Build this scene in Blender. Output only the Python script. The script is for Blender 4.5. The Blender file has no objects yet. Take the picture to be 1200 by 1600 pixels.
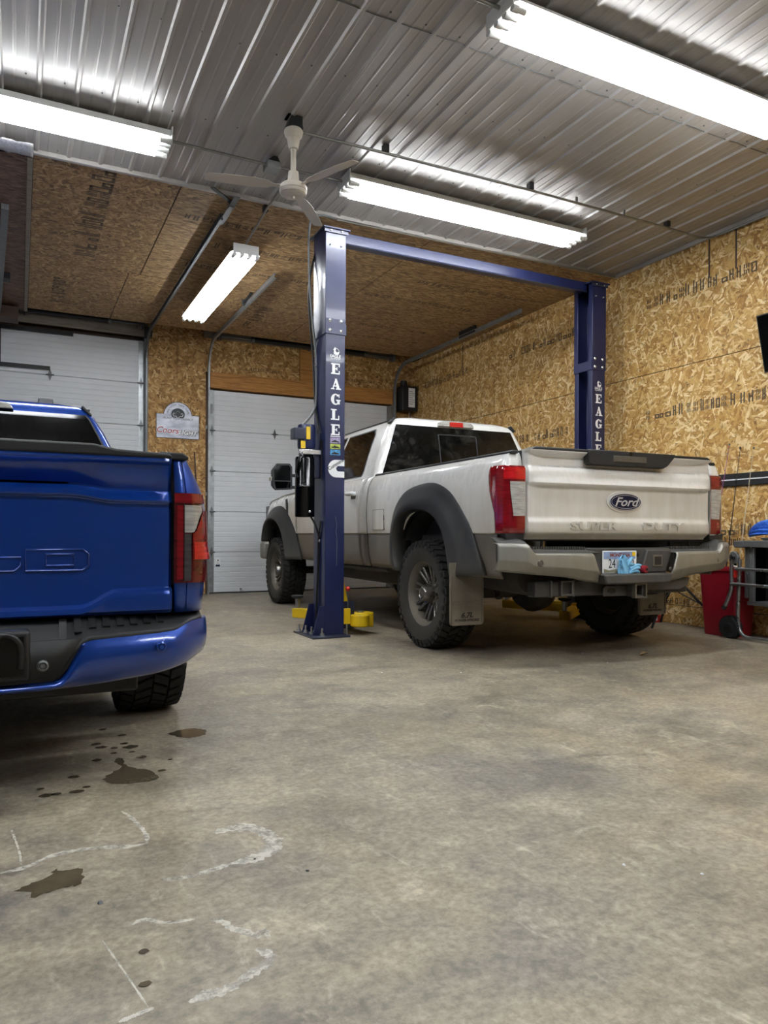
import bpy, bmesh, math, random
from mathutils import Vector, Matrix
from math import sin, cos, pi, radians, sqrt, atan2
random.seed(11)
S = bpy.context.scene
COL = S.collection

# ---------------------------------------------------------------- camera, world, exposure
YAW, ROLL = radians(26.525), 0.0042
Fw = Vector((sin(YAW), cos(YAW), 0)); Rt = Vector((cos(YAW), -sin(YAW), 0)); Up = Vector((0, 0, 1))
rx = cos(ROLL) * Rt + sin(ROLL) * Up
ry = -sin(ROLL) * Rt + cos(ROLL) * Up
cam_d = bpy.data.cameras.new('camera')
cam = bpy.data.objects.new('camera', cam_d); COL.objects.link(cam)
m3 = Matrix((rx, ry, -Fw)).transposed()
cam.matrix_world = Matrix.Translation((0, 0, 0.9)) @ m3.to_4x4()
cam_d.sensor_fit = 'VERTICAL'; cam_d.sensor_height = 36.0
cam_d.lens = 36.0 * 1142.0 / 1600.0
cam_d.shift_y = 35.4 / 1600.0
cam_d.clip_start = 0.02
S.camera = cam
w = bpy.data.worlds.new('night'); S.world = w; w.use_nodes = True
w.node_tree.nodes['Background'].inputs[0].default_value = (0.02, 0.025, 0.03, 1)
w.node_tree.nodes['Background'].inputs[1].default_value = 0.3
S.view_settings.view_transform = 'Standard'; S.view_settings.look = 'None'
S.view_settings.gamma = 1.0; S.view_settings.use_curve_mapping = False
S.view_settings.exposure = 0.0
TUBE_W = 40.0          # strength of the fluorescent tubes

# ---------------------------------------------------------------- helpers
def C(h, a=1.0):
    h = h.lstrip('#'); o = []
    for i in (0, 2, 4):
        c = int(h[i:i+2], 16) / 255.0
        o.append(c / 12.92 if c <= 0.04045 else ((c + 0.055) / 1.055) ** 2.4)
    return (o[0], o[1], o[2], a)

class NT:
    def __init__(s, name):
        s.m = bpy.data.materials.new(name); s.m.use_nodes = True
        s.t = s.m.node_tree; s.n = s.t.nodes; s.l = s.t.links
        s.b = s.n['Principled BSDF']
    def node(s, typ, **kw):
        nd = s.n.new(typ)
        for k, v in kw.items(): setattr(nd, k, v)
        return nd
    def link(s, a, b): s.l.new(a, b)
    def val(s, inp, v):
        if hasattr(v, 'links') or isinstance(v, bpy.types.NodeSocket): s.l.new(v, inp)
        else: inp.default_value = v
    def math(s, op, a, b=0.0, c=None):
        nd = s.node('ShaderNodeMath', operation=op); s.val(nd.inputs[0], a); s.val(nd.inputs[1], b)
        if c is not None: s.val(nd.inputs[2], c)
        return nd.outputs[0]
    def mix(s, f, a, b, blend='MIX'):
        nd = s.node('ShaderNodeMix', data_type='RGBA', blend_type=blend)
        s.val(nd.inputs[0], f); s.val(nd.inputs[6], a); s.val(nd.inputs[7], b)
        return nd.outputs[2]
    def coord(s): return s.node('ShaderNodeTexCoord').outputs['Object']
    def noise(s, vec, scale, detail=4, rough=0.55, dist=0.0):
        nd = s.node('ShaderNodeTexNoise'); s.link(vec, nd.inputs['Vector'])
        nd.inputs['Scale'].default_value = scale; nd.inputs['Detail'].default_value = detail
        nd.inputs['Roughness'].default_value = rough; nd.inputs['Distortion'].default_value = dist
        return nd.outputs['Fac']
    def ramp(s, fac, stops):
        nd = s.node('ShaderNodeValToRGB'); cr = nd.color_ramp
        while len(cr.elements) < len(stops): cr.elements.new(0.5)
        for e, (p, c) in zip(cr.elements, stops):
            e.position = p; e.color = c if len(c) == 4 else (*c, 1)
        s.link(fac, nd.inputs[0]); return nd.outputs[0]
    def mapr(s, v, a, b, c, d):
        nd = s.node('ShaderNodeMapRange'); s.val(nd.inputs[0], v)
        for i, q in enumerate((a, b, c, d)): nd.inputs[i+1].default_value = q
        return nd.outputs[0]
    def scale(s, vec, sc, rot=(0, 0, 0), loc=(0, 0, 0), kind='POINT'):
        nd = s.node('ShaderNodeMapping', vector_type=kind); s.link(vec, nd.inputs[0])
        nd.inputs['Scale'].default_value = sc; nd.inputs['Rotation'].default_value = rot; nd.inputs['Location'].default_value = loc
        return nd.outputs[0]
    def bump(s, h, strength=0.3, dist=0.01):
        nd = s.node('ShaderNodeBump'); nd.inputs['Strength'].default_value = strength
        nd.inputs['Distance'].default_value = dist; s.link(h, nd.inputs['Height'])
        s.link(nd.outputs[0], s.b.inputs['Normal'])
    def col(s, v): s.val(s.b.inputs['Base Color'], v)
    def set(s, rough=None, metal=None, coat=None, spec=None, coatr=None):
        if rough is not None: s.val(s.b.inputs['Roughness'], rough)
        if metal is not None: s.b.inputs['Metallic'].default_value = metal
        if coat is not None: s.b.inputs['Coat Weight'].default_value = coat
        if coatr is not None: s.b.inputs['Coat Roughness'].default_value = coatr
        if spec is not None: s.b.inputs['Specular IOR Level'].default_value = spec
        return s

def plain(name, c, rough=0.5, metal=0.0, coat=0.0, vary=0.12, vscale=9.0, spec=0.5):
    """a plain material with a little procedural wear in tone and gloss"""
    t = NT(name); c = C(c) if isinstance(c, str) else c
    v = t.noise(t.coord(), vscale, 3)
    d = tuple(x * (1 - vary) for x in c[:3]) + (1,); e = tuple(min(1, x * (1 + vary)) for x in c[:3]) + (1,)
    t.col(t.ramp(v, [(0.3, d), (0.7, e)]))
    t.set(t.mapr(v, 0.3, 0.7, max(0.02, rough - 0.05), rough + 0.05), metal, coat, spec)
    return t.m

M = {}

class MB:
    def __init__(s): s.v = []; s.f = []
    def add(s, vs, fs):
        o = len(s.v); s.v += [Vector(p) for p in vs]; s.f += [tuple(i + o for i in f) for f in fs]; return s
    def box(s, x0, y0, z0, x1, y1, z1, T=None):
        vs = [Vector((x, y, z)) for z in (z0, z1) for y in (y0, y1) for x in (x0, x1)]
        if T: vs = [T @ p for p in vs]
        return s.add(vs, [(0,2,3,1),(4,5,7,6),(0,1,5,4),(2,6,7,3),(0,4,6,2),(1,3,7,5)])
    def bar(s, p0, p1, a, b, up=(0, 0, 1)):
        """box beam of section a (sideways) x b (along up) from p0 to p1"""
        p0, p1 = Vector(p0), Vector(p1); d = (p1 - p0).normalized(); u = Vector(up)
        sd = d.cross(u).normalized(); u = sd.cross(d).normalized()
        vs = [p + sd * (i * a / 2) + u * (j * b / 2) for p in (p0, p1) for i, j in ((-1,-1),(1,-1),(1,1),(-1,1))]
        return s.add(vs, [(3,2,1,0),(4,5,6,7),(0,1,5,4),(1,2,6,5),(2,3,7,6),(3,0,4,7)])
    def tube(s, pts, r, n=8, caps=True):
        pts = [Vector(p) for p in pts]; rs = r if isinstance(r, (list, tuple)) else [r] * len(pts)
        up = None; rings = []
        for i, p in enumerate(pts):
            d = (pts[min(i+1, len(pts)-1)] - pts[max(i-1, 0)]).normalized()
            if up is None:
                up = Vector((0, 0, 1)) if abs(d.z) < 0.9 else Vector((0, 1, 0))
            sd = d.cross(up).normalized(); up = sd.cross(d).normalized()
            rings.append([p + (sd * cos(2*pi*k/n) + up * sin(2*pi*k/n)) * rs[i] for k in range(n)])
        fs = []
        for i in range(len(pts) - 1):
            for k in range(n): fs.append((i*n+k, i*n+(k+1) % n, (i+1)*n+(k+1) % n, (i+1)*n+k))
        if caps: fs += [tuple(range(n))[::-1], tuple((len(pts)-1)*n + k for k in range(n))]
        return s.add([q for rg in rings for q in rg], fs)
    def cyl(s, p0, p1, r, n=12, r2=None): return s.tube([p0, p1], [r, r if r2 is None else r2], n)
    def lathe(s, prof, org, axis=(0, 0, 1), n=24, closed=False):
        """prof = [(radius, height along axis)]"""
        ax = Vector(axis).normalized(); org = Vector(org)
        u = ax.cross(Vector((0, 0, 1)) if abs(ax.z) < 0.9 else Vector((1, 0, 0))).normalized(); v = ax.cross(u)
        vs = [org + ax * h + (u * cos(2*pi*k/n) + v * sin(2*pi*k/n)) * r for r, h in prof for k in range(n)]
        m = len(prof); fs = []
        for i in range(m if closed else m - 1):
            j = (i + 1) % m
            for k in range(n): fs.append((i*n+k, i*n+(k+1) % n, j*n+(k+1) % n, j*n+k))
        if not closed:
            if prof[0][0] > 1e-6: fs.append(tuple(range(n))[::-1])
            if prof[-1][0] > 1e-6: fs.append(tuple((m-1)*n + k for k in range(n)))
        return s.add(vs, fs)
    def prism(s, poly, fn, d0, d1):
        """2-D outline extruded: fn(a, b, d) -> point"""
        n = len(poly)
        vs = [fn(a, b, d0) for a, b in poly] + [fn(a, b, d1) for a, b in poly]
        return s.add(vs, [tuple(range(n))[::-1], tuple(range(n, 2*n))] + [(i, (i+1) % n, n+(i+1) % n, n+i) for i in range(n)])
    def grid(s, us, vs, fn):
        nu, nv = len(us), len(vs)
        return s.add([fn(u, v) for u in us for v in vs],
                     [(i*nv+j, (i+1)*nv+j, (i+1)*nv+j+1, i*nv+j+1) for i in range(nu-1) for j in range(nv-1)])
    def loft(s, rings, caps=True):
        n = len(rings[0]); m = len(rings); fs = []
        for i in range(m - 1):
            for k in range(n): fs.append((i*n+k, i*n+(k+1) % n, (i+1)*n+(k+1) % n, (i+1)*n+k))
        if caps: fs += [tuple(range(n))[::-1], tuple((m-1)*n + k for k in range(n))]
        return s.add([p for r in rings for p in r], fs)
    def mesh(s, name, off, smooth, merge=True, flip=None):
        me = bpy.data.meshes.new(name)
        me.from_pydata([p - off for p in s.v], [], s.f)
        bm = bmesh.new(); bm.from_mesh(me)
        if merge: bmesh.ops.remove_doubles(bm, verts=bm.verts, dist=1e-5)
        bmesh.ops.dissolve_degenerate(bm, dist=1e-6, edges=bm.edges)
        bmesh.ops.recalc_face_normals(bm, faces=bm.faces)
        bm.to_mesh(me); bm.free()
        if smooth:
            me.shade_smooth(); me.set_sharp_from_angle(angle=radians(smooth))
        return me
    def build(s, name, mt, parent=None, smooth=0, bevel=0.0, solid=0.0, kind=None, seg=2, merge=True, org=None):
        off = Vector(org) if org is not None else ORG.get(parent.name, Vector()) if parent is not None else Vector()
        me = s.mesh(name, off, smooth, merge)
        o = bpy.data.objects.new(name, me); COL.objects.link(o)
        me.materials.append(M[mt] if isinstance(mt, str) else mt)
        if parent is not None:
            o.parent = parent
            if org is not None: o.location = off - ORG.get(parent.name, Vector())
            ORG[o.name] = off
        elif org is not None: o.location = off; ORG[o.name] = off
        if solid:
            md = o.modifiers.new('solid', 'SOLIDIFY'); md.thickness = abs(solid); md.offset = -1 if solid > 0 else 1
        if bevel:
            md = o.modifiers.new('bevel', 'BEVEL'); md.width = bevel; md.segments = seg
            md.limit_method = 'ANGLE'; md.angle_limit = radians(40)
            if not smooth:
                me.shade_smooth(); me.set_sharp_from_angle(angle=radians(35))
        if kind: o['kind'] = kind
        return o
ORG = {}

def tag(o, label=None, cat=None, group=None, kind=None):
    if label: o['label'] = label
    if cat: o['category'] = cat
    if group: o['group'] = group
    if kind: o['kind'] = kind
    return o
def thing(name, loc, label, cat, group=None, rotz=0.0, local=False):
    o = bpy.data.objects.new(name, None); COL.objects.link(o); o.empty_display_size = 0.2
    o.location = loc; o.rotation_euler = (0, 0, rotz)
    ORG[o.name] = Vector() if local else Vector(loc)
    return tag(o, label, cat, group)
def dup_tree(root, delta, label=None):
    r = root.copy(); COL.objects.link(r); r.location = root.location + Vector(delta)
    if label: r['label'] = label
    for ch in root.children:
        c = ch.copy(); COL.objects.link(c); c.parent = r
        for g in ch.children:
            d = g.copy(); COL.objects.link(d); d.parent = c
    return r
def text(name, s, size, mt, parent, org, xdir, ydir, extrude=0.001, shear=0.0, bold=0.0, align='CENTER', xs=1.0, space=1.0, kind=None):
    """flat lettering, centred at org, reading along xdir with its top towards ydir"""
    cu = bpy.data.curves.new(name, 'FONT'); cu.body = s; cu.size = size; cu.extrude = extrude; cu.shear = shear
    cu.offset = bold; cu.align_x = align; cu.align_y = 'CENTER'; cu.space_character = space; cu.resolution_u = 3
    to = bpy.data.objects.new(name + '_src', cu)
    me = bpy.data.meshes.new_from_object(to)
    bpy.data.objects.remove(to); bpy.data.curves.remove(cu)
    xd = Vector(xdir).normalized(); yd = Vector(ydir).normalized(); nd = xd.cross(yd)
    T = Matrix((xd * xs, yd, nd)).transposed().to_4x4(); T.translation = Vector(org) - (ORG.get(parent.name, Vector()) if parent else Vector())
    me.transform(T); me.name = name
    me.materials.clear(); me.materials.append(M[mt])
    o = bpy.data.objects.new(name, me); COL.objects.link(o)
    if parent is not None: o.parent = parent; ORG[o.name] = ORG.get(parent.name, Vector())
    if kind: o['kind'] = kind
    return o
def lerp(a, b, t): return a + (b - a) * t
def interp(x, tab):
    if x <= tab[0][0]: return tab[0][1]
    for (a, b), (c, d) in zip(tab, tab[1:]):
        if x <= c: return b + (d - b) * (x - a) / (c - a)
    return tab[-1][1]
def sstep(a, b, x):
    t = min(1, max(0, (x - a) / (b - a))); return t * t * (3 - 2 * t)
def spline(pts, n):
    """Catmull-Rom through pts, n samples spread evenly along its length"""
    P = [Vector(p) for p in pts]; out = []
    for i in range(len(P) - 1):
        a, b, c, d = P[max(i-1, 0)], P[i], P[i+1], P[min(i+2, len(P)-1)]
        for k in range(12):
            t = k / 12
            out.append(0.5 * ((2*b) + (c-a)*t + (2*a-5*b+4*c-d)*t*t + (3*b-a-3*c+d)*t**3))
    out.append(P[-1])
    L = [0]
    for a, b in zip(out, out[1:]): L.append(L[-1] + (b - a).length)
    res = []; j = 0
    for k in range(n):
        s = L[-1] * k / (n - 1)
        while j < len(L) - 2 and L[j+1] < s: j += 1
        t = (s - L[j]) / max(1e-9, L[j+1] - L[j]); res.append(out[j].lerp(out[j+1], min(1, t)))
    return res
def lin(a, b, n): return [a + (b - a) * i / (n - 1) for i in range(n)]

# ---------------------------------------------------------------- materials
def osb(name, axes, stops, sx=38, sy=8.5, rots=(0.35, 1.25, 2.3, 2.85, 1.75, 0.85), bumpy=0.25, off=0.0, dark=0.35):
    """oriented strand board: several layers of long thin flakes laid over one another"""
    t = NT(name); co = t.coord()
    sp = t.node('ShaderNodeSeparateXYZ'); t.link(co, sp.inputs[0])
    cb = t.node('ShaderNodeCombineXYZ'); t.link(sp.outputs[axes[0]], cb.inputs[0]); t.link(sp.outputs[axes[1]], cb.inputs[1])
    nz = t.node('ShaderNodeTexNoise'); t.link(cb.outputs[0], nz.inputs['Vector']); nz.inputs['Scale'].default_value = 14; nz.inputs['Detail'].default_value = 2
    va = t.node('ShaderNodeVectorMath', operation='MULTIPLY_ADD'); t.link(nz.outputs['Color'], va.inputs[0])
    va.inputs[1].default_value = (0.035, 0.035, 0); t.link(cb.outputs[0], va.inputs[2])
    best = tone = None
    for i, a in enumerate(rots):
        mp = t.scale(va.outputs[0], (1 / (sx * (1 + 0.10 * i)), 1 / (sy * (1 + 0.25 * ((i * 7) % 3))), 1), (0, 0, a), (3.1 * i + off, 1.7 * i, 0), 'TEXTURE')
        vo = t.node('ShaderNodeTexVoronoi', voronoi_dimensions='2D'); t.link(mp, vo.inputs['Vector']); vo.inputs['Scale'].default_value = 1.0
        sc = t.node('ShaderNodeSeparateColor'); t.link(vo.outputs['Color'], sc.inputs[0])
        pr = t.math('SUBTRACT', sc.outputs[0], t.math('MULTIPLY', vo.outputs['Distance'], 0.45))
        tn = t.math('ADD', t.math('MULTIPLY', sc.outputs[1], 0.8), t.math('MULTIPLY', sc.outputs[0], 0.2))
        if best is None: best, tone = pr, tn
        else:
            g = t.math('GREATER_THAN', pr, best)
            m_ = t.node('ShaderNodeMix', data_type='FLOAT'); t.link(g, m_.inputs[0]); t.link(tone, m_.inputs[2]); t.link(tn, m_.inputs[3]); tone = m_.outputs[0]
            best = t.math('MAXIMUM', best, pr)
    gr = t.noise(t.scale(cb.outputs[0], (160, 30, 1), (0, 0, 0.6)), 1.0, 3, 0.6)
    big = t.noise(cb.outputs[0], 1.6, 3)
    val = t.math('ADD', t.math('ADD', tone, t.math('MULTIPLY', t.math('SUBTRACT', gr, 0.5), 0.35)), t.math('MULTIPLY', t.math('SUBTRACT', big, 0.5), 0.25))
    c = t.ramp(val, stops)
    low = t.mapr(best, 0.25, 0.62, 1.0 - dark, 1.0)
    c = t.mix(1.0, c, t.ramp(low, [(0.0, (0, 0, 0, 1)), (1.0, (1, 1, 1, 1))]), 'MULTIPLY')
    t.col(c); t.set(0.62, spec=0.35); t.bump(best, bumpy, 0.006)
    return t.m
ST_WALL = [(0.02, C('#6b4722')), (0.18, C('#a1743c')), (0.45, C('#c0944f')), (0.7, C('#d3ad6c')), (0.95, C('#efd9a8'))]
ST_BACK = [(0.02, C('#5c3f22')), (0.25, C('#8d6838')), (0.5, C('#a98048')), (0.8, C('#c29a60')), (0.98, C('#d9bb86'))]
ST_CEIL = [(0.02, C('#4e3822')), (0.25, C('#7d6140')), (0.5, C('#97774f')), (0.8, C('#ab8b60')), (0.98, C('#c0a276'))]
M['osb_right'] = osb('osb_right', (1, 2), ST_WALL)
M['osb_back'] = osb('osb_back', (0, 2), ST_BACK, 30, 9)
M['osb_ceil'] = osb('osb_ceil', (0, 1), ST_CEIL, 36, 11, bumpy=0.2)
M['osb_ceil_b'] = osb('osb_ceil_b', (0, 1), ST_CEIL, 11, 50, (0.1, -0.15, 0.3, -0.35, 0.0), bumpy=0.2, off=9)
M['osb_dark'] = osb('osb_dark', (0, 1), [(0.02, C('#3c2a20')), (0.3, C('#5d4536')), (0.6, C('#735746')), (0.98, C('#8a6c58'))], 10, 50, (0.1, -0.15, 0.3, -0.35, 0.0))

def concrete():
    t = NT('concrete'); co = t.coord()
    a = t.noise(co, 0.55, 6, 0.62, 0.6); b = t.noise(t.scale(co, (1, 1.6, 1), (0, 0, 0.4), (4, 2, 0)), 2.1, 7, 0.66, 0.8)
    c = t.noise(co, 9.0, 6, 0.7, 0.3); d = t.noise(t.scale(co, (1, 1, 1), (0, 0, 0), (7, 1, 0)), 45, 3, 0.7)
    base = t.ramp(t.math('ADD', t.math('MULTIPLY', a, 0.5), t.math('MULTIPLY', b, 0.5)),
                  [(0.30, C('#77726a')), (0.44, C('#8f897f')), (0.55, C('#a59e92')), (0.68, C('#b8b0a2'))])
    warm = t.ramp(t.noise(t.scale(co, (1, 1, 1), (0, 0, 0), (11, 5, 0)), 0.9, 5, 0.65, 1.0), [(0.48, (0, 0, 0, 1)), (0.68, (1, 1, 1, 1))])
    base = t.mix(t.math('MULTIPLY', warm, 0.45), base, C('#ada18a'))
    cool = t.ramp(t.noise(t.scale(co, (1, 1, 1), (0, 0, 0), (2, 9, 0)), 1.3, 5, 0.7, 0.7), [(0.52, (0, 0, 0, 1)), (0.7, (1, 1, 1, 1))])
    base = t.mix(t.math('MULTIPLY', cool, 0.6), base, C('#6f6f71'))
    pale = t.ramp(t.noise(t.scale(co, (1.3, 0.7, 1), (0, 0, 0.9), (1, 3, 0)), 2.6, 6, 0.72, 1.2), [(0.6, (0, 0, 0, 1)), (0.78, (1, 1, 1, 1))])
    base = t.mix(t.math('MULTIPLY', pale, 0.6), base, C('#cdc6b6'))
    sp1 = t.noise(t.scale(co, (1, .55, 1), (0, 0, 0.75), (3, 8, 0)), 5.5, 9, 0.72, 1.6); sp2 = t.noise(t.scale(co, (.6, 1, 1), (0, 0, 0.3), (8, 1, 0)), 3.1, 9, 0.74, 1.1)
    base = t.mix(t.math('MULTIPLY', t.ramp(sp1, [(0.56, (0, 0, 0, 1)), (0.66, (1, 1, 1, 1))]), 0.38), base, C('#cfc9bb'))
    base = t.mix(t.math('MULTIPLY', t.ramp(sp2, [(0.57, (0, 0, 0, 1)), (0.68, (1, 1, 1, 1))]), 0.42), base, C('#6d685f'))
    base = t.mix(0.9, base, t.ramp(c, [(0.3, C('#6b6962')), (0.5, C('#9b968a')), (0.7, C('#b7b1a2'))]), 'SOFT_LIGHT')
    base = t.mix(0.5, base, t.ramp(d, [(0.35, (0.25, 0.25, 0.25, 1)), (0.65, (0.72, 0.72, 0.72, 1))]), 'OVERLAY')
    t.col(base); t.set(t.mapr(b, 0.3, 0.7, 0.38, 0.58), spec=0.4)
    t.bump(t.math('ADD', t.math('MULTIPLY', c, 0.6), t.math('MULTIPLY', d, 0.25)), 0.12, 0.006)
    return t.m
M['concrete'] = concrete()

def metal_ceiling():
    t = NT('ceiling_steel'); co = t.coord()
    v = t.noise(t.scale(co, (14, 0.5, 1)), 1.0, 4, 0.6); u = t.noise(co, 1.2, 4)
    t.col(t.ramp(t.math('ADD', t.math('MULTIPLY', v, 0.5), t.math('MULTIPLY', u, 0.5)), [(0.35, C('#a19d97')), (0.65, C('#aeaaa4'))]))
    t.set(t.mapr(v, 0.3, 0.7, 0.31, 0.38), 0.2, spec=0.55); return t.m
M['ceiling_steel'] = metal_ceiling()

def wood(name, c1, c2, ax=0, sc=1.0):
    t = NT(name); co = t.coord(); s = [22 * sc] * 3; s[ax] = 1.2 * sc
    a = t.noise(t.scale(co, tuple(s)), 1.0, 4, 0.6, 1.5)
    t.col(t.ramp(a, [(0.3, C(c1)), (0.5, C(c2)), (0.62, C(c1)), (0.75, C(c2))])); t.set(0.6); t.bump(a, 0.1, 0.003); return t.m
M['pine'] = wood('pine', '#8c5a24', '#b8833f')
M['pine_grey'] = wood('pine_grey', '#6f6759', '#8b8273')
M['truss_dark'] = wood('truss_dark', '#3a2a22', '#4d3a2e')

M['liner_grey'] = plain('liner_grey', '#57534d', 0.6, vary=.08)
M['door_white'] = plain('door_white', '#dfe3e6', 0.45, vary=0.05, vscale=2.0)
M['galv'] = plain('galv', '#9fa3a4', 0.42, 0.8, vary=0.2, vscale=14)
M['galv_dark'] = plain('galv_dark', '#6b6d6e', 0.45, 0.7, vary=0.2)
M['black'] = plain('black', '#17181a', 0.5)
M['black_gloss'] = plain('black_gloss', '#08090a', 0.12, spec=.35)
M['black_rubber'] = plain('black_rubber', '#18191b', 0.75)
M['white_paint'] = plain('white_paint', '#dedfdc', 0.35, vary=0.03)
M['fan_white'] = plain('fan_white', '#cfc8ba', 0.35, vary=0.04)
M['print'] = plain('print', '#564632', 0.75, vary=0.4, vscale=60)
M['decal_white'] = plain('decal_white', '#f0f2f2', 0.4, vary=0.02)
M['lift_blue'] = plain('lift_blue', '#171f46', 0.36, 0.0, 0.15, vary=0.12, vscale=5)
M['lift_blue_dark'] = plain('lift_blue_dark', '#2b2f42', 0.35, 0.2, 0.2)
M['chrome'] = plain('chrome', '#c6c8cc', 0.38, 0.35, vary=0.03)
M['steel'] = plain('steel', '#a9abae', 0.3, 0.9, vary=0.08)
M['bolt'] = plain('bolt', '#e2e4e6', 0.25, 0.8)
M['yellow'] = plain('yellow', '#e3bd17', 0.4, vary=0.08)
M['red_plastic'] = plain('red_plastic', '#8c1424', 0.4, vary=0.08)
M['red'] = plain('red', '#c02a22', 0.35)
M['foil'] = plain('foil', '#a9a9ab', 0.4, 0.5, vary=0.25, vscale=60)

def tube_light():
    t = NT('fluorescent'); t.b.inputs['Emission Color'].default_value = (0.92, 0.955, 1.0, 1)
    t.b.inputs['Emission Strength'].default_value = TUBE_W; t.col((0.9, 0.9, 0.9, 1)); return t.m
M['fluorescent'] = tube_light()

def truck_paint(name, c, dirt, z0, z1, amount, rough=0.22, coat=1.0, metal=0.0, streak=True):
    """car paint under a film of road dirt that thickens towards the sills"""
    t = NT(name); co = t.coord(); sp = t.node('ShaderNodeSeparateXYZ'); t.link(co, sp.inputs[0])
    h = t.mapr(sp.outputs[2], z0, z1, 1.0, 0.0)
    st = t.noise(t.scale(co, (18, 18, 1.6)), 1.0, 4, 0.6); cl = t.noise(co, 3.5, 5, 0.65)
    f = t.math('MULTIPLY', t.math('ADD', h, t.math('MULTIPLY', t.math('SUBTRACT', t.math('ADD', t.math('MULTIPLY', st, 0.5), t.math('MULTIPLY', cl, 0.5)), 0.5), 1.4)), amount)
    nd = t.node('ShaderNodeClamp'); t.link(f, nd.inputs[0]); f = nd.outputs[0]
    t.col(t.mix(f, C(c), C(dirt))); t.set(t.mapr(f, 0, 0.8, rough, 0.7), metal)
    t.val(t.b.inputs['Coat Weight'], t.mapr(f, 0, 0.7, coat, 0.0)); t.b.inputs['Coat Roughness'].default_value = 0.05
    return t.m
M['white_truck'] = truck_paint('white_truck', '#e4e3df', '#a79b80', 0.72, 1.42, 0.72)
M['stone_lower'] = truck_paint('stone_lower', '#4d4943', '#857d6c', 0.55, 1.05, 0.6, 0.35, 0.5)
M['flare_grey'] = truck_paint('flare_grey', '#191c20', '#6a655a', 0.5, 1.2, 0.36, 0.42, 0.0)
M['bumper_silver'] = truck_paint('bumper_silver', '#9b9a92', '#7f7a6c', 0.5, 0.95, 0.7, 0.3, 0.2, 0.5)
M['dusty_black'] = truck_paint('dusty_black', '#2a2c2f', '#6e6a61', 0.4, 1.3, 0.45, 0.55, 0.0)
M['under_dark'] = truck_paint('under_dark', '#1b1b1b', '#57524a', 0.2, 1.0, 0.6, 0.8, 0.0)
M['flap'] = truck_paint('flap', '#5d574c', '#857c6a', 0.0, 0.9, 0.8, 0.75, 0.0)
M['tire'] = truck_paint('tire', '#1c1c1d', '#5b564b', -0.4, 1.3, 0.45, 0.8, 0.0)
M['tire_tread'] = truck_paint('tire_tread', '#121213', '#3c3932', -0.4, 1.3, 0.3, 0.8, 0.0)
M['rim_dusty'] = truck_paint('rim_dusty', '#5a5751', '#837b6b', 0.0, 1.0, 0.7, 0.4, 0.0, 0.5)
M['spoke'] = plain('spoke', '#8d8a84', 0.3, 0.9, vary=0.2, vscale=20)
M['tire_clean'] = plain('tire_clean', '#151516', 0.75, vary=0.2)
def blue_paint():
    t = NT('blue_truck'); co = t.coord()
    fl = t.noise(co, 900, 1); dr = t.node('ShaderNodeTexVoronoi'); t.link(co, dr.inputs['Vector']); dr.inputs['Scale'].default_value = 75
    film = t.noise(t.scale(co, (6, 6, 1.2)), 1.0, 5, 0.65)
    c = t.mix(t.mapr(film, 0.35, 0.7, 0.0, 0.22), C('#063892'), C('#24498c'))
    c = t.mix(t.mapr(fl, 0.45, 0.7, 0, 0.3), c, C('#1052b8')); t.col(c)
    t.set(0.28, 0.45, 1.0); t.val(t.b.inputs['Coat Roughness'], t.mapr(film, 0.35, 0.7, 0.03, 0.14))
    h = t.mapr(dr.outputs['Distance'], 0.0, 0.32, 1.0, 0.0)
    nd = t.node('ShaderNodeBump'); nd.inputs['Strength'].default_value = 0.12; nd.inputs['Distance'].default_value = 0.002; t.link(h, nd.inputs['Height'])
    t.link(nd.outputs[0], t.b.inputs['Coat Normal'])
    return t.m
M['blue_truck'] = blue_paint()
M['glass_dark'] = plain('glass_dark', '#050607', 0.04, vary=0.3, vscale=3, spec=.4)
def dusty_glass():
    t = NT('glass_dusty'); co = t.coord(); d = t.noise(co, 5.5, 6, 0.7, 0.9); f = t.mapr(d, 0.5, 0.85, 0.0, 0.07)
    t.col(t.mix(f, C('#060809'), C('#a8a69c'))); t.set(t.mapr(d, 0.45, 0.8, 0.04, 0.35)); return t.m
M['glass_dusty'] = dusty_glass()
def lens(name, c, e=0.0, rough=0.10, bump=0.12, sc=70):
    t = NT(name); co = t.coord(); v = t.noise(t.scale(co, (.3, .3, 2.2)), sc*.6, 1)
    d = C(c); t.col(t.ramp(v, [(0.35, tuple(x * 0.7 for x in d[:3]) + (1,)), (0.65, d)])); t.set(rough, 0.0, 1.0); t.bump(v, bump, 0.002); return t.m
M['lens_red'] = lens('lens_red', '#840f19')
M['lens_red_dark'] = lens('lens_red_dark', '#5d0d16')
M['lens_red_bright'] = lens('lens_red_bright', '#c8191f')
M['lens_clear'] = lens('lens_clear', '#b4b3ae', rough=0.1)
M['lens_smoke'] = lens('lens_smoke', '#4b474a')
M['emblem_blue'] = plain('emblem_blue', '#0c1230', 0.35, spec=.25)
M['cap_black'] = plain('cap_black', '#1d1e20', 0.55, vary=0.15)
M['hose'] = plain('hose', '#121315', 0.45)
M['conduit'] = plain('conduit', '#8a8984', 0.35, 0.85, vary=0.15)
M['cable_grey'] = plain('cable_grey', '#77797a', 0.5)
def puddle():
    t = NT('water'); v = t.noise(t.coord(), 8, 4); t.col(t.ramp(v, [(0.3, C('#4a4234')), (0.7, C('#5e5544'))])); t.set(0.12, 0, 0, .35); return t.m
M['water'] = puddle()
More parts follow.
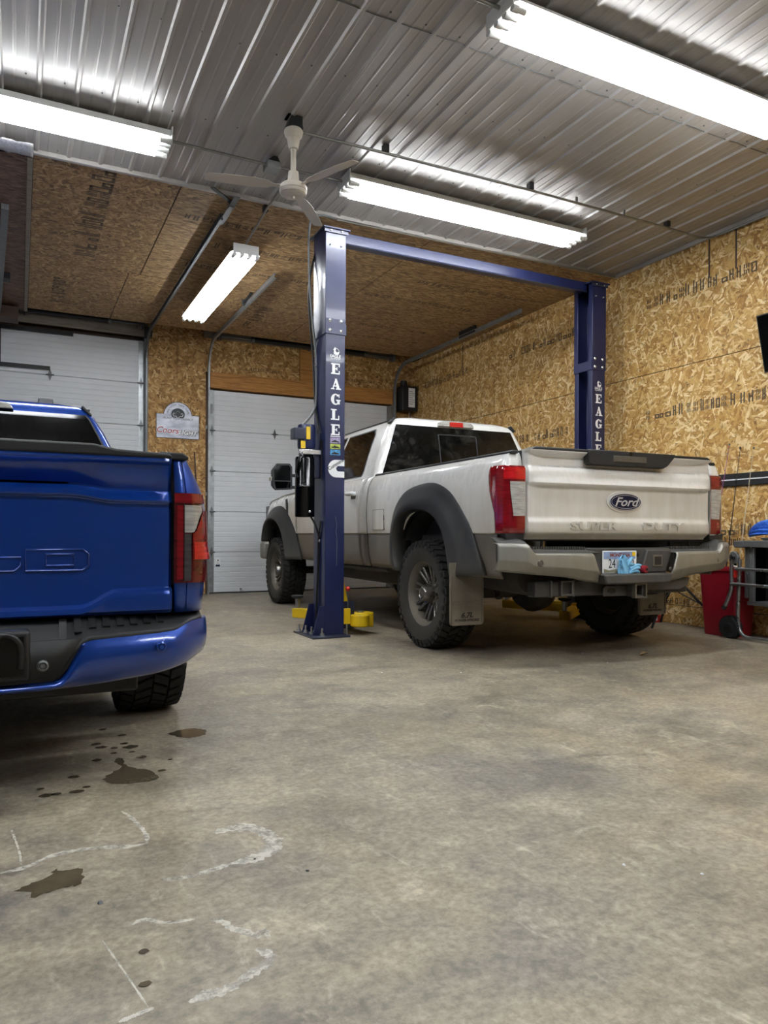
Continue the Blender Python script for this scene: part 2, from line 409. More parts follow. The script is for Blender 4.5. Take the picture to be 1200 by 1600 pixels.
def salt():
    t = NT('salt_crust'); co = t.coord(); v = t.noise(co, 26, 5, 0.75); u = t.noise(co, 4, 4, 0.7)
    t.col(C('#d6d1c6')); t.set(0.7)
    tr = t.node('ShaderNodeBsdfTransparent'); mx = t.node('ShaderNodeMixShader'); out = t.n['Material Output']
    t.link(t.mapr(t.math('ADD', t.math('MULTIPLY', v, 0.7), t.math('MULTIPLY', u, 0.45)), 0.40, 0.62, 0.0, 0.85), mx.inputs[0])
    t.link(tr.outputs[0], mx.inputs[1]); t.link(t.b.outputs[0], mx.inputs[2]); t.link(mx.outputs[0], out.inputs[0]); return t.m
M['salt_crust'] = salt()

# ---------------------------------------------------------------- the room
XL, XR, YN, YF, ZC = -3.2, 6.03, -4.5, 11.03, 3.835       # walls, ceiling height
DY = 11.02                                                # plane of the door wall
YT = 6.22                                                 # where the steel ceiling stops
def shell(name, mt, *a, **k):
    o = MB().box(*a).build(name, mt, **k); o['kind'] = 'structure'; return o
fl = MB().box(XL-.1, YN-.1, -.15, XR+.1, YF+.4, 0).build('floor', 'concrete'); fl['kind'] = 'structure'
ceil_o = shell('ceiling', 'truss_dark', XL-.1, YN-.1, ZC+.03, XR+.1, 10.56, ZC+.14)
shell('trim_1', 'truss_dark', XL, 10.56, ZC+.03, XR, 10.6, 4.3)
shell('trim_2', 'truss_dark', XL, 10.56, 4.28, XR, YF+.2, 4.4)
wr = shell('wall_right', 'truss_dark', XR+.014, YN-.1, 0, XR+.12, YF+.2, 4.4)
wf = shell('wall_far', 'truss_dark', XL, YF+.16, 0, XR+.1, YF+.26, 4.4)
shell('wall_left', 'liner_grey', XL-.1, YN-.1, 0, XL, YF+.2, 4.4)
shell('wall_near', 'liner_grey', XL, YN-.12, 0, XR+.1, YN, ZC+.03)

def stamp_marks(rects, place, name, parent, kind='stuff'):
    """mill stamps: rows of ink blocks and bars printed on the board"""
    b = MB()
    for a0, c0, a1, c1 in rects:
        b.add([place(a0, c0), place(a1, c0), place(a1, c1), place(a0, c1)], [(0, 1, 2, 3)])
    o = b.build(name, 'print', parent, merge=False); o['kind'] = kind; return o
def stamp_row(a0, a1, c, h, rnd, dens=0.8):
    out = []; a = a0
    while a < a1:
        mode = rnd.random(); w_ = rnd.uniform(.3, .55) * h
        if mode < .30:                                    # a letter as an open box
            s = h * .16; hh = h * rnd.choice((.45, .5, .9))
            out += [(a, c, a+s, c+hh), (a+w_, c, a+w_+s, c+hh), (a, c, a+w_, c+s*.8), (a, c+hh-s*.8, a+w_, c+hh)]
        elif mode < .72:                                  # a tall stroke letter
            s = h * .15
            out += [(a, c, a+s, c+h*rnd.uniform(.8, 1.25)), (a+w_*.6, c, a+w_*.6+s, c+h)]
            if rnd.random() < .6: out.append((a, c+h*.42, a+w_*.7, c+h*.56))
        elif mode < .92:                                  # two small lines of type
            for k in range(3):
                out += [(a+k*w_*.4, c+h*.55, a+k*w_*.4+w_*.22, c+h*.95), (a+k*w_*.4, c+.04*h, a+k*w_*.4+w_*.22, c+h*.42)]
        a += w_ + h * rnd.uniform(.12, .4) * (1.0 / dens)
        if rnd.random() < .03: a += h
    return out
RN = random.Random(5)
# right wall: 8 x 4 ft boards lying down, joints at 0.19, 1.41, 2.63
rows = [(0.0, .19), (.19, 1.41), (1.41, 2.63), (2.63, 3.86)]
jy = [YN, -3.72, -1.26, 1.20, 3.66, 6.125, 8.59, YF+.15]
for r_, (z0, z1) in enumerate(rows):
    for a, b in zip(jy, jy[1:]):
        p = MB().box(XR, a+.004, z0+.004, XR+.013, b-.004, z1-.004).build('osb_panel', 'osb_right', wr)
        if b > 2.5 and r_ > 0:
            f = lambda y, z: Vector((XR-.0008, y, z))
            rects = []
            h = .105
            cz = z0 + .70 if r_ == 3 else z0 + .73 if r_ == 2 else z0 + .72
            # letters read from far to near as the wall is faced
            rr = stamp_row(0.05, (b-a)*RN.uniform(.5, .62), 0, h, RN)
            rects += [(b-.3-q[0], cz+q[1], b-.3-q[2], cz+q[3]) for q in rr if b-.3-q[2] > a+.05]
            if r_ == 1:
                rr = stamp_row(0.3, (b-a)-.4, 0, .07, RN)
                rects += [(b-q[0], z0+.62+q[1], b-q[2], z0+.62+q[3]) for q in rr]
                rr = stamp_row(0.1, .5, 0, .07, RN)
                rects += [(b-.5-q[0], z0-.14+q[1]+.15, b-.5-q[2], z0-.14+q[3]+.15) for q in rr]
            stamp_marks(rects, f, 'stamp_print', p)
# upper battens just below the ceiling (stub ends in the top row)
for y in (9.42, 4.98, 4.68):
    MB().box(XR-.004, y-.008, 3.42, XR, y+.008, 3.84).build('batten_joint', 'truss_dark', wr)

# far wall boards: pillar between the doors, strip right of door 2, above the doors, left of door 1
for x0, x1, z0, z1 in ((1.66, 2.078, 0, 2.44), (2.082, 2.50, 0, 2.44), (1.66, 2.078, 2.445, 4.1), (2.082, 2.50, 2.445, 4.1), (5.66, XR, 0, 2.44), (5.66, XR, 2.445, 4.1),
                       (2.505, 3.98, 3.34, 4.1), (4.22, 5.655, 3.34, 4.1), (XL, -1.45, 0, 2.44), (XL, -1.45, 2.445, 4.1)):
    p = MB().box(x0, DY, z0, x1, DY+.013, z1).build('osb_panel', 'osb_back', wf)
    if z0 > 3 :
        rr = [(x0+.5+q[0], 3.42+q[1]*.9, x0+.5+q[2], 3.42+q[3]*.9) for q in stamp_row(0, .7, 0, .05, RN)]
        stamp_marks(rr, lambda x, z: Vector((x, DY-.001, z)), 'stamp_print', p)
MB().box(XL, DY+.15, 0, XR, DY+.158, 4.3).build('sheathing', 'truss_dark', wf)
o = MB().box(2.56, DY-.035, 3.10, 5.64, DY+.1, 3.335).build('header_board', 'pine', wf, bevel=.004)
MB().box(3.985, DY-.03, 3.335, 4.215, DY+.01, 3.84).build('header_block', 'pine', wf, bevel=.004)
MB().box(2.46, DY-.06, 3.84, 5.66, DY-.02, 4.03).build('spring_board', 'pine_grey', wf, bevel=.004)
MB().box(-1.5, DY-.06, 3.74, 1.66, DY-.02, 3.97).build('spring_board', 'pine_grey', wf, bevel=.004)
MB().box(1.605, DY-.03, 0, 1.66, DY+.1, 3.74).build('jamb', 'galv_dark', wf)
MB().box(2.50, DY-.02, 0, 2.552, DY+.1, 3.10).build('jamb', 'truss_dark', wf)
MB().box(5.625, DY-.02, 0, 5.66, DY+.1, 3.10).build('jamb', 'pine_grey', wf)

# steel ceiling: ribbed sheets 914 mm wide, lapped at Y = 3.70
def sheet_profile():
    P = []
    for k in range(4):
        x = k * .2286
        P += [(x, 0), (x+.011, .014), (x+.029, .014), (x+.040, 0)]
        for q in (.095, .165): P += [(x+q, 0), (x+q+.006, .0022), (x+q+.014, .0022), (x+q+.020, 0)]
    P.append((.9144+.03, 0)); return P
SP = sheet_profile()
def sheet(y0, y1, z):
    b = MB()
    b.grid(range(len(SP)), (y0, y1), lambda i, y: Vector((SP[int(i)][0], y, z - SP[int(i)][1])))
    return b
meshes = {}
for (y0, y1, dz) in ((YN, 1.55, .0), (1.5, 3.72, .002), (3.68, YT, .004)):
    first = None
    for k in range(11):
        x = XR - .9144 * (k + 1)
        if first is None:
            first = sheet(y0, y1, ZC+dz).build('ceiling_sheet', 'ceiling_steel', ceil_o, solid=-.0012); o = first
        else:
            o = first.copy(); COL.objects.link(o)
        o.location = (x, 0, 0); o.parent = ceil_o
# screw heads
b = MB()
for y in (2.4, 3.66, 4.3, 5.2, 6.14):
    k = 0; x = XR - .06
    while x > -1.4:
        b.lathe([(.0, -.006), (.005, -.005), (.007, 0)], (x, y, ZC), (0, 0, 1), 6); x -= .2286
b.build('ceiling_screw', 'galv_dark', ceil_o, kind='stuff', merge=False)
# the ragged end of the front sheets, seen as a broken dark line
b = MB(); pts = []; x = 6.0
rr = random.Random(3)
while x > .9:
    pts.append((x, 3.71 + rr.uniform(-.008, .008), ZC-.002)); x -= rr.uniform(.06, .15)
b.tube(pts, .004, 4); b.build('sheet_lap', 'galv_dark', ceil_o)
# edge trims of the steel ceiling
o = MB().box(.085, YT-.02, ZC-.03, XR, YT+.015, ZC+.02).build('trim_3', 'ceiling_steel', bevel=.004); o['kind'] = 'structure'
o = MB().box(XR-.03, YN, ZC-.035, XR, YT, ZC+.02).build('trim_4', 'ceiling_steel', bevel=.004); o['kind'] = 'structure'
# OSB ceiling beyond the trim
c1 = [-3.2, -1.23, 1.21, 3.65, XR]; c2 = [-3.2, -1.34, 1.09, 3.53, XR]
for xs, y0, y1, big in ((c1, YT+.015, 8.614, 0), (c2, 8.626, 10.56, 1)):
    for a, b_ in zip(xs, xs[1:]):
        if b_ <= .085: continue
        a = max(a, .085)
        mt = 'osb_ceil' if (b_ < 1.3 or (big and b_ < 3.6)) else 'osb_ceil_b'
        p = MB().box(a+.005, y0, ZC-.011, b_-.005, y1, ZC).build('osb_panel', mt, ceil_o)
        f = lambda x, y: Vector((x, y, ZC-.0115))
        rects = []
        if b_ < 1.3 and not big:                        # stamps that run away from the viewer
            rects = [(.62+.16*(0.5-q[1]/.12), y0+.05+q[0], .62+.16*(0.5-q[3]/.12), y0+.05+q[2]) for q in stamp_row(0, 2.0, 0, .15, RN, 1.2)]
        elif mt == 'osb_ceil_b':
            for yy in (y0+.55, y0+1.1, y0+1.75):
                if yy < y1-.1:
                    xa = a + RN.uniform(.05, .5)
                    rects += [(xa+q[0], yy+q[1], xa+q[2], yy+q[3]) for q in stamp_row(0, min(1.5, b_-xa-.1), 0, .1, RN)]
        else:
            xa = b_ - .75
            rects = [(xa+.12*q[1]/.12, y0+.5+q[0], xa+.12*q[3]/.12, y0+.5+q[2]) for q in stamp_row(0, 1.0, 0, .15, RN)]
        if rects: stamp_marks(rects, f, 'stamp_print', p)
# left bay: darker board a step lower, edged with a batten and a strip of foil insulation
for y0, y1 in ((YT+.02, 8.617), (8.623, 10.56)):
    MB().box(-3.2, y0, ZC-.05, .045, y1, ZC-.035).build('osb_panel', 'osb_dark', ceil_o)
MB().box(.045, YT+.02, ZC-.06, .083, 10.56, ZC+.01).build('edge_batten', 'pine_grey', ceil_o, bevel=.003)
b = MB(); rr = random.Random(8)
b.grid(lin(-1.6, .085, 60), lin(0, 1, 8), lambda x, t: Vector((x, 6.06 + t*.2, ZC - .03 - .035*sin(pi*t) + rr.uniform(-.008, .008))))
b.build('foil_strip', 'foil', ceil_o, smooth=60, solid=.002)

# ---------------------------------------------------------------- floor marks
def flat_poly(name, mt, poly, z, parent=None):
    b = MB(); b.add([Vector((x, y, z)) for x, y in poly], [tuple(range(len(poly)))]); return b.build(name, mt, parent)
PUD = [[(-0.005, 2.054), (0.033, 2.084), (0.076, 2.11), (0.088, 2.145), (0.102, 2.122), (0.145, 2.122), (0.153, 2.064), (0.138, 2.021), (0.105, 2.018), (0.083, 2.015), (0.029, 1.998), (0.026, 2.028)], [(0.276, 2.85), (0.324, 2.931), (0.355, 2.959), (0.34, 3.072), (0.37, 3.085), (0.379, 2.964), (0.444, 2.89), (0.464, 2.783), (0.418, 2.751), (0.302, 2.784)], [(0.6, 3.37), (0.69, 3.423), (0.762, 3.376), (0.75, 3.298), (0.685, 3.261), (0.637, 3.295)]]
DROPS = [(0.297, 3.338, 0.021), (0.312, 3.279, 0.023), (0.359, 3.246, 0.016), (0.406, 3.296, 0.016), (0.426, 3.234, 0.03), (0.35, 3.17, 0.013), (0.419, 3.157, 0.013), (0.446, 3.067, 0.021), (0.278, 3.102, 0.02), (0.542, 2.984, 0.01), (0.489, 2.86, 0.017), (0.183, 2.926, 0.019), (0.088, 2.759, 0.022), (0.118, 2.758, 0.017), (0.183, 2.755, 0.022), (0.217, 2.789, 0.013), (0.07, 2.838, 0.013), (0.244, 1.637, 0.011), (0.229, 1.517, 0.012), (0.345, 3.576, 0.017), (0.412, 3.437, 0.017)]
SALT = [([(-0.042, 2.18), (0.019, 2.191), (0.1, 2.24), (0.2, 2.237), (0.283, 2.206), (0.336, 2.205)], 0.0117), ([(0.336, 2.205), (0.342, 2.293), (0.321, 2.426), (0.3, 2.495)], 0.0077), ([(0.529, 2.192), (0.57, 2.204), (0.627, 2.192), (0.664, 2.137), (0.669, 2.053), (0.637, 2.001), (0.583, 1.973), (0.519, 1.969)], 0.0292), ([(0.519, 1.969), (0.463, 1.954), (0.393, 1.943), (0.331, 1.958)], 0.0111), ([(0.234, 1.76), (0.264, 1.773), (0.301, 1.739), (0.336, 1.728), (0.371, 1.723)], 0.0077), ([(0.404, 1.704), (0.428, 1.68), (0.437, 1.645), (0.458, 1.623), (0.477, 1.59), (0.499, 1.602), (0.502, 1.572)], 0.0114), ([(0.463, 1.54), (0.483, 1.504), (0.469, 1.479), (0.432, 1.46), (0.393, 1.439), (0.358, 1.427), (0.327, 1.428), (0.295, 1.42)], 0.0152), ([(0.232, 1.434), (0.202, 1.428), (0.167, 1.42)], 0.0062), ([(0.168, 1.721), (0.197, 1.575), (0.223, 1.439)], 0.0026), ([(-0.019, 2.496), (0.003, 2.31), (0.008, 2.209)], 0.0036)]
def blob(cx, cy, r, rnd, n=14):
    return [(cx + r*1.1*cos(2*pi*k/n)*rnd.uniform(.75, 1.15), cy + r*.9*sin(2*pi*k/n)*rnd.uniform(.75, 1.15)) for k in range(n)]
rr = random.Random(21)
for nm, lb, pl in (('water_puddle', 'larger brown water puddle on the open concrete nearest the camera', PUD[0]), ('water_puddle', 'brown water puddle with splashes on the concrete behind the blue pickup', PUD[1]), ('water_puddle', 'small drying damp patch on the concrete by the blue pickup tire', PUD[2])):
    P = [p.xy for p in spline([(x, y, 0) for x, y in pl] + [(pl[0][0], pl[0][1], 0)], 48)[:-1]]
    P = [(p.x + rr.uniform(-.006, .006), p.y + rr.uniform(-.006, .006)) for p in P]
    tag(flat_poly(nm, 'water', P, .0012), lb, 'puddle')
for i, (x, y, r) in enumerate(DROPS):
    o = flat_poly('water_drop', 'water', blob(x, y, r, rr), .0012)
    if y < 2.0: tag(o, 'dark water drop on the open concrete, %s of the two beside the white salt crust' % ('nearer' if i == 18 else 'farther'), 'water drop')
    else: tag(o, 'dark water drip on the concrete beside the splashed puddle behind the blue pickup', 'water drop', 'water drips behind the blue pickup')
for pl, hw in SALT:
    P = spline([(x, y, 0) for x, y in pl], 40); b = MB(); vs = []
    for i, p in enumerate(P):
        d = (P[min(i+1, 39)] - P[max(i-1, 0)]).normalized(); nrm = Vector((-d.y, d.x, 0)); k = hw * rr.uniform(.5, 1.2) * min(1, .3 + i/6, .3 + (39-i)/6)
        vs += [p + nrm*k + Vector((0, 0, .0008)), p - nrm*k + Vector((0, 0, .0008))]
    b.add(vs, [(2*i, 2*i+1, 2*i+3, 2*i+2) for i in range(39)])
    b.build('salt_line', 'salt_crust', fl, merge=False)


# ---------------------------------------------------------------- overhead doors
def section_poly(h):
    """side outline of one sectional-door panel: shallow pressed ribs across its face (y depth, z height)"""
    P = [(0.045, 0.001), (0.045, h-.001), (0.006, h-.001), (0.0, h-.008)]
    n = 8
    for k in range(n - 1, 0, -1):
        z = h * k / n
        P += [(0.0, z+.008), (0.0035, z+.003), (0.0035, z-.003), (0.0, z-.008)]
    P += [(0.0, .008), (0.006, 0.001)]
    return P
SH = .6135
def garage_door(n, x0, x1, y, nsec, hinge_x, stiles):
    d = MB().box(x0+.01, y+.05, .0, x1-.01, y+.06, nsec*SH).build('door_%d' % n, 'door_white'); d['kind'] = 'structure'
    first = None
    for k in range(nsec):
        if first is None:
            first = MB().prism(section_poly(SH-.003), lambda a, b, t: Vector((t, y+a, b)), x0, x1).build('door_section', 'door_white', d); o = first
        else: o = first.copy(); COL.objects.link(o); o.parent = d
        o.location = (0, 0, .012 + k*SH)
        for sx in stiles:
            MB().box(sx, y-.006, .016+k*SH, sx+.07, y+.002, .008+(k+1)*SH).build('end_stile', 'galv', d)
    h0 = None
    for k in range(1, nsec):
        for hx in hinge_x:
            z = .012 + k*SH
            if h0 is None:
                b = MB()
                for sg in (1, -1):
                    b.prism([(-.028, 0), (.028, 0), (.016, .035), (0, .085), (-.016, .035)], lambda a, c, t: Vector((a, -t, c*sg)), .001, .006)
                b.tube([(-.05, -.012, 0), (.05, -.012, 0)], .010, 8); b.tube([(0, -.012, 0), (0, -.045, 0)], .008, 8)
                h0 = b.build('hinge', 'galv_dark', d); o = h0
            else: o = h0.copy(); COL.objects.link(o); o.parent = d
            o.location = (hx, y-.004, z)
    return d
d2 = garage_door(2, 2.56, 5.63, DY+.03, 5, (2.60, 3.585, 4.6, 5.59), (2.565, 5.555))
d1 = garage_door(1, -1.46, 1.61, DY+.03, 6, (1.57, .37, -1.42), (1.535, -1.455))
MB().box(2.575, DY+.020, 2.72, 2.61, DY+.025, 2.86).build('stile_label', 'cable_grey', d2)
MB().box(2.66, DY+.024, .40, 2.735, DY+.029, .53).build('warning_sticker', 'decal_white', d2)
MB().box(2.665, DY+.022, .405, 2.73, DY+.0235, .435).build('warning_sticker', 'emblem_blue', d2)
b = MB(); b.lathe([(.0, 0), (.012, .001)], (2.70, DY+.0235, .50), (0, -1, 0), 8); b.bar((2.70, DY+.023, .485), (2.70, DY+.023, .455), .012, .003); b.bar((2.70, DY+.023, .458), (2.675, DY+.023, .44), .008, .003); b.bar((2.70, DY+.023, .458), (2.725, DY+.023, .445), .008, .003); b.bar((2.70, DY+.023, .48), (2.675, DY+.023, .465), .007, .003)
b.build('sticker_figure', 'black', d2)
MB().tube([(3.05, DY-.02, .06), (3.05, DY+.03, .06)], .012).build('bottom_seal_pull', 'galv', d2)
MB().box(2.57, DY+.018, 0, 5.62, DY+.08, .014).build('bottom_seal', 'black_rubber', d2)

def track(name, x, zt, yend, label, side, zb=.0, r=.42, galv='galv'):
    y0 = DY - .06
    P = [(x, y0, zb), (x, y0, zt - r)]
    for k in range(1, 9):
        a = k * pi / 16; P.append((x, y0 - r + r*cos(a), zt - r + r*sin(a)))
    P.append((x, yend, zt + .012))
    t = thing(name, (x, y0, zb), label, 'door track')
    # C-shaped rail: back web and two lips
    def sweep(o0, o1, w0, w1):
        b = MB(); rings = []
        for i, p in enumerate(P):
            p = Vector(p); d = (Vector(P[min(i+1, len(P)-1)]) - Vector(P[max(i-1, 0)])).normalized()
            nrm = Vector((0, d.z, -d.y)); sx = Vector((1, 0, 0))
            rings.append([p + nrm*a + sx*c for a, c in ((o0, w0), (o1, w0), (o1, w1), (o0, w1))])
        return b.loft(rings)
    sweep(-.028, .028, side*.0, side*.003).build('track_web', galv, t)
    sweep(-.028, -.024, side*.0, side*.028).build('track_lip', galv, t)
    sweep(.024, .028, side*.0, side*.028).build('track_lip', galv, t)
    for z in (.5, 1.5, 2.5):
        MB().bar((x, y0+.03, z), (x, DY-.001, z), .035, .05).build('track_bracket', galv, t)
    return t, P
tL, P2 = track('door_track', 2.515, 3.755, 7.79, 'bright galvanised door track at the left side of the right-hand white door', 1)
MB().bar((2.50, 8.95, 3.76), (2.50, 8.95, 3.825), .05, .05, (0, 1, 0)).build('hanger', 'galv_dark', tL)
MB().bar((2.50, 8.62, 3.82), (2.50, 8.95, 3.775), .035, .006).build('hanger', 'black', tL)
tR, P3 = track('door_track', 5.675, 3.725, 7.49, 'galvanised overhead door track curving along the right chipboard wall', -1)
MB().box(5.66, 8.55, 3.735, 5.70, 8.95, 3.824).build('hanger', 'black', tR)
t1, P1 = track('door_track', 1.645, 3.765, 6.60, 'dark overhead door track with angle iron at the right side of the taller left-hand door', -1, galv='galv_dark')
MB().bar((1.66, 6.75, 3.775), (1.655, 6.14, 3.775), .05, .006).add([], []).build('angle_iron', 'galv_dark', t1)
MB().bar((1.655, 6.33, 3.80), (1.435, 6.12, 3.80), .035, .01).build('brace', 'black', t1)
MB().bar((1.655, 6.35, 3.76), (1.655, 6.35, 3.83), .05, .05, (0, 1, 0)).build('hanger', 'galv_dark', t1)
MB().bar((1.645, 7.9, 3.79), (1.645, 7.9, 3.825), .04, .04, (0, 1, 0)).build('hanger', 'black', t1)
MB().box(1.60, DY-.14, 3.72, 1.70, DY-.03, 3.86).build('end_bearing', 'black', t1)
MB().tube([(1.632, DY-.03, .28), (1.632, DY-.12, .27)], [.022, .012], 8).build('pull_handle', 'yellow', t1)
tl0, _ = track('door_track', -1.49, 3.765, 6.60, 'door track at the far left side of the taller left-hand door', 1, galv='galv_dark')

def spring_shaft(x0, x1, z, s0, s1, label):
    t = thing('torsion_spring', (x0, DY-.16, z), label, 'door spring')
    MB().tube([(x0, DY-.16, z), (x1, DY-.16, z)], .014, 10).build('shaft', 'galv_dark', t)
    b = MB(); P = []; n = 46
    b.lathe([(.036 + (.004 if k % 2 else 0), (s1-s0)*k/(2*n)) for k in range(2*n+1)], (s0, DY-.16, z), (1, 0, 0), 12); b.build('spring', 'black', t, smooth=60)
    for x in (s0, s1): MB().lathe([(.03, -.03), (.045, -.02), (.045, .02), (.03, .03)], (x, DY-.16, z), (1, 0, 0), 12).build('cone', 'galv_dark', t, smooth=40)
    for x in (x0+.06, x1-.06): MB().lathe([(.02, -.02), (.075, -.02), (.06, 0), (.075, .02), (.02, .02)], (x, DY-.16, z), (1, 0, 0), 20).build('cable_drum', 'galv_dark', t, smooth=40)
    for x in (x0+.01, x1-.01, (x0+x1)/2): MB().bar((x, DY-.062, z), (x, DY-.18, z), .012, .10).build('bearing_plate', 'galv_dark', t)
    return t
spring_shaft(2.60, 5.62, 3.86, 3.17, 5.05, 'black torsion spring on a shaft above the right-hand white door')
spring_shaft(-1.45, 1.58, 3.88, -.30, 1.12, 'black torsion spring on a shaft above the taller left-hand white door')

# opener arm over the left door: black bars reaching down to the top hinge
t = thing('door_opener_arm', (-.3, DY-.05, 3.2), 'black angle-iron opener bracket on the taller left-hand white door', 'door opener')
MB().bar((-.26, DY-.02, 3.66), (.66, DY-.02, 3.66), .035, .05).build('top_bar', 'black', t)
MB().bar((-.26, DY-.02, 3.68), (-.26, DY-.02, 3.14), .035, .06, (1, 0, 0)).build('upright', 'black', t)
MB().bar((-.26, DY-.02, 3.16), (.37, DY-.02, 3.16), .035, .045).build('lower_bar', 'black', t)
t = thing('opener_rail', (-.55, 7.2, 3.76), 'galvanised opener rail at the left picture edge beneath the dark ceiling boards', 'door opener')
MB().bar((-.27, 10.9, 3.66), (-.12, 7.2, 3.755), .06, .05).build('rail', 'galv_dark', t)
MB().box(-.24, 9.1, 3.72, -.10, 9.25, 3.79).build('bracket', 'black', t)
MB().box(-.55, 10.3, 3.60, -.02, 10.56, 3.75).build('header_bracket', 'truss_dark', t)

# wall-mounted opener box in the right corner
t = thing('opener_box', (5.62, DY-.02, 2.9), 'black wall-mounted door opener box with a white label in the far right corner', 'door opener')
MB().box(5.72, DY-.24, 2.98, 6.0, DY-.01, 3.40).build('housing', 'black', t, bevel=.012)
MB().box(5.83, DY-.243, 3.04, 5.95, DY-.24, 3.36).build('label', 'decal_white', t)
b = MB()
for k in range(7): b.box(5.842, DY-.2445, 3.09+k*.035, 5.842+(.1 if k % 3 else .07), DY-.243, 3.098+k*.035)
b.build('label_lines', 'cable_grey', t)
MB().lathe([(.05, 0), (.06, .02), (.06, .09), (.03, .1)], (5.80, DY-.12, 3.40), (0, 0, 1), 14).build('motor_top', 'black', t, smooth=40)
MB().tube([(5.9, DY-.12, 2.99), (5.95, DY-.10, 2.86), (6.0, DY-.08, 2.8), (6.01, DY-.06, 2.6)], .010, 6).build('cord', 'cable_grey', t)

# tin beer sign on the pillar
sg = thing('tin_sign', (2.09, DY-.012, 2.31), 'grey arch-topped tin beer sign on the chipboard pillar between the doors', 'sign')
x0, x1, z0, z1, cx, rad = 1.785, 2.395, 2.312, 2.655, 2.09, .202
def sign_outline(g):
    P = [(x0-g, z0-g), (x1+g, z0-g), (x1+g, z1+g), (cx+rad+g, z1+g)]
    for k in range(0, 17):
        a = pi * k / 16; P.append((cx + (rad+g)*cos(a), z1 - .02 + (rad+g)*sin(a)))
    P += [(cx-rad-g, z1+g), (x0-g, z1+g)]
    return P
ps = lambda a, b, t: Vector((a, t, b))
MB().prism(sign_outline(.008), ps, DY-.006, DY-.0005).build('border', 'black', sg)
def sign_face():
    t = NT('sign_face'); v = t.noise(t.scale(t.coord(), (3, 3, 6)), 1.4, 3); t.col(t.ramp(v, [(0.3, C('#8d90a0')), (0.5, C('#b9bcc8')), (0.7, C('#d3d5dc'))])); t.set(.3, .2); return t.m
M['sign_face'] = sign_face()
MB().prism(sign_outline(0), ps, DY-.0085, DY-.006).build('face', 'sign_face', sg)
M['sign_ink'] = plain('sign_ink', '#2b3238', .5); M['sign_red'] = plain('sign_red', '#b23a4c', .4)
YS = DY-.0095
b = MB(); b.add([Vector((cx+.10*cos(2*pi*k/24), YS, z1+.01+.085*sin(2*pi*k/24))) for k in range(24)], [tuple(range(24))]); b.build('roundel', 'sign_ink', sg)
b = MB()                                                # pale antlers-and-head shape in the roundel
for s_ in (-1, 1):
    pts = [(cx, 0, z1-.055), (cx+s_*.03, 0, z1-.02), (cx+s_*.06, 0, z1-.025), (cx+s_*.075, 0, z1+.005), (cx+s_*.06, 0, z1+.025), (cx+s_*.042, 0, z1+.01)]
    b.tube([(x, YS-.001, z) for x, _, z in pts], .006, 4)
b.tube([(cx-.03, YS-.001, z1+.035), (cx, YS-.001, z1+.06), (cx+.03, YS-.001, z1+.035)], .004, 4)
b.build('roundel_figure', 'decal_white', sg)
MB().box(x0+.06, YS-.001, z1-.075, x1-.05, YS-.0005, z1-.045).build('banner', 'sign_face', sg)
text('banner_text', 'HUNT RESPONSIBLY', .043, 'sign_ink', sg, (cx, YS-.002, z1-.06), (1, 0, -.02), (0, 0, 1), .0004, xs=1.12)
for i, ch in enumerate('WHATEVER YOUR GAME'):
    a = pi*(.93 - .86*i/17)
    if ch != ' ': text('arch_letter', ch, .034, 'sign_ink', sg, (cx+.152*cos(a), YS-.001, z1-.005+.152*sin(a)), (sin(a), 0, -cos(a)), (cos(a), 0, sin(a)), .0004)
for i, ch in enumerate('DRINK RESPONSIBLY'):
    a = pi*(1.22 + .56*i/16)
    if ch != ' ': text('arch_letter', ch, .022, 'cable_grey', sg, (cx+.145*cos(a), YS-.001, z1+.0+.145*sin(a)), (-sin(a), 0, cos(a)), (-cos(a), 0, -sin(a)), .0004)
text('script_word_edge', 'Coors', .125, 'decal_white', sg, (cx-.155, YS-.001, z0+.105), (1, 0, -.03), (0, 0, 1), .0004, .32, .006)
text('script_word', 'Coors', .125, 'sign_red', sg, (cx-.155, YS-.002, z0+.105), (1, 0, -.03), (0, 0, 1), .0004, .32, .0012)
text('block_word_edge', 'LIGHT', .092, 'sign_ink', sg, (cx+.145, YS-.001, z0+.078), (1, 0, -.03), (0, 0, 1), .0004, .25, .008)
text('block_word', 'LIGHT', .092, 'decal_white', sg, (cx+.142, YS-.002, z0+.081), (1, 0, -.03), (0, 0, 1), .0004, .25, .003)
# stick propped in the corner of the pillar
tag(MB().tube([(2.33, DY-.02, 2.12), (2.38, DY-.10, 1.0), (2.41, DY-.16, .0)], [.010, .012, .012], 6).build('walking_stick', 'truss_dark'), 'thin dark wooden stick leaning on the chipboard pillar under the tin sign', 'stick')

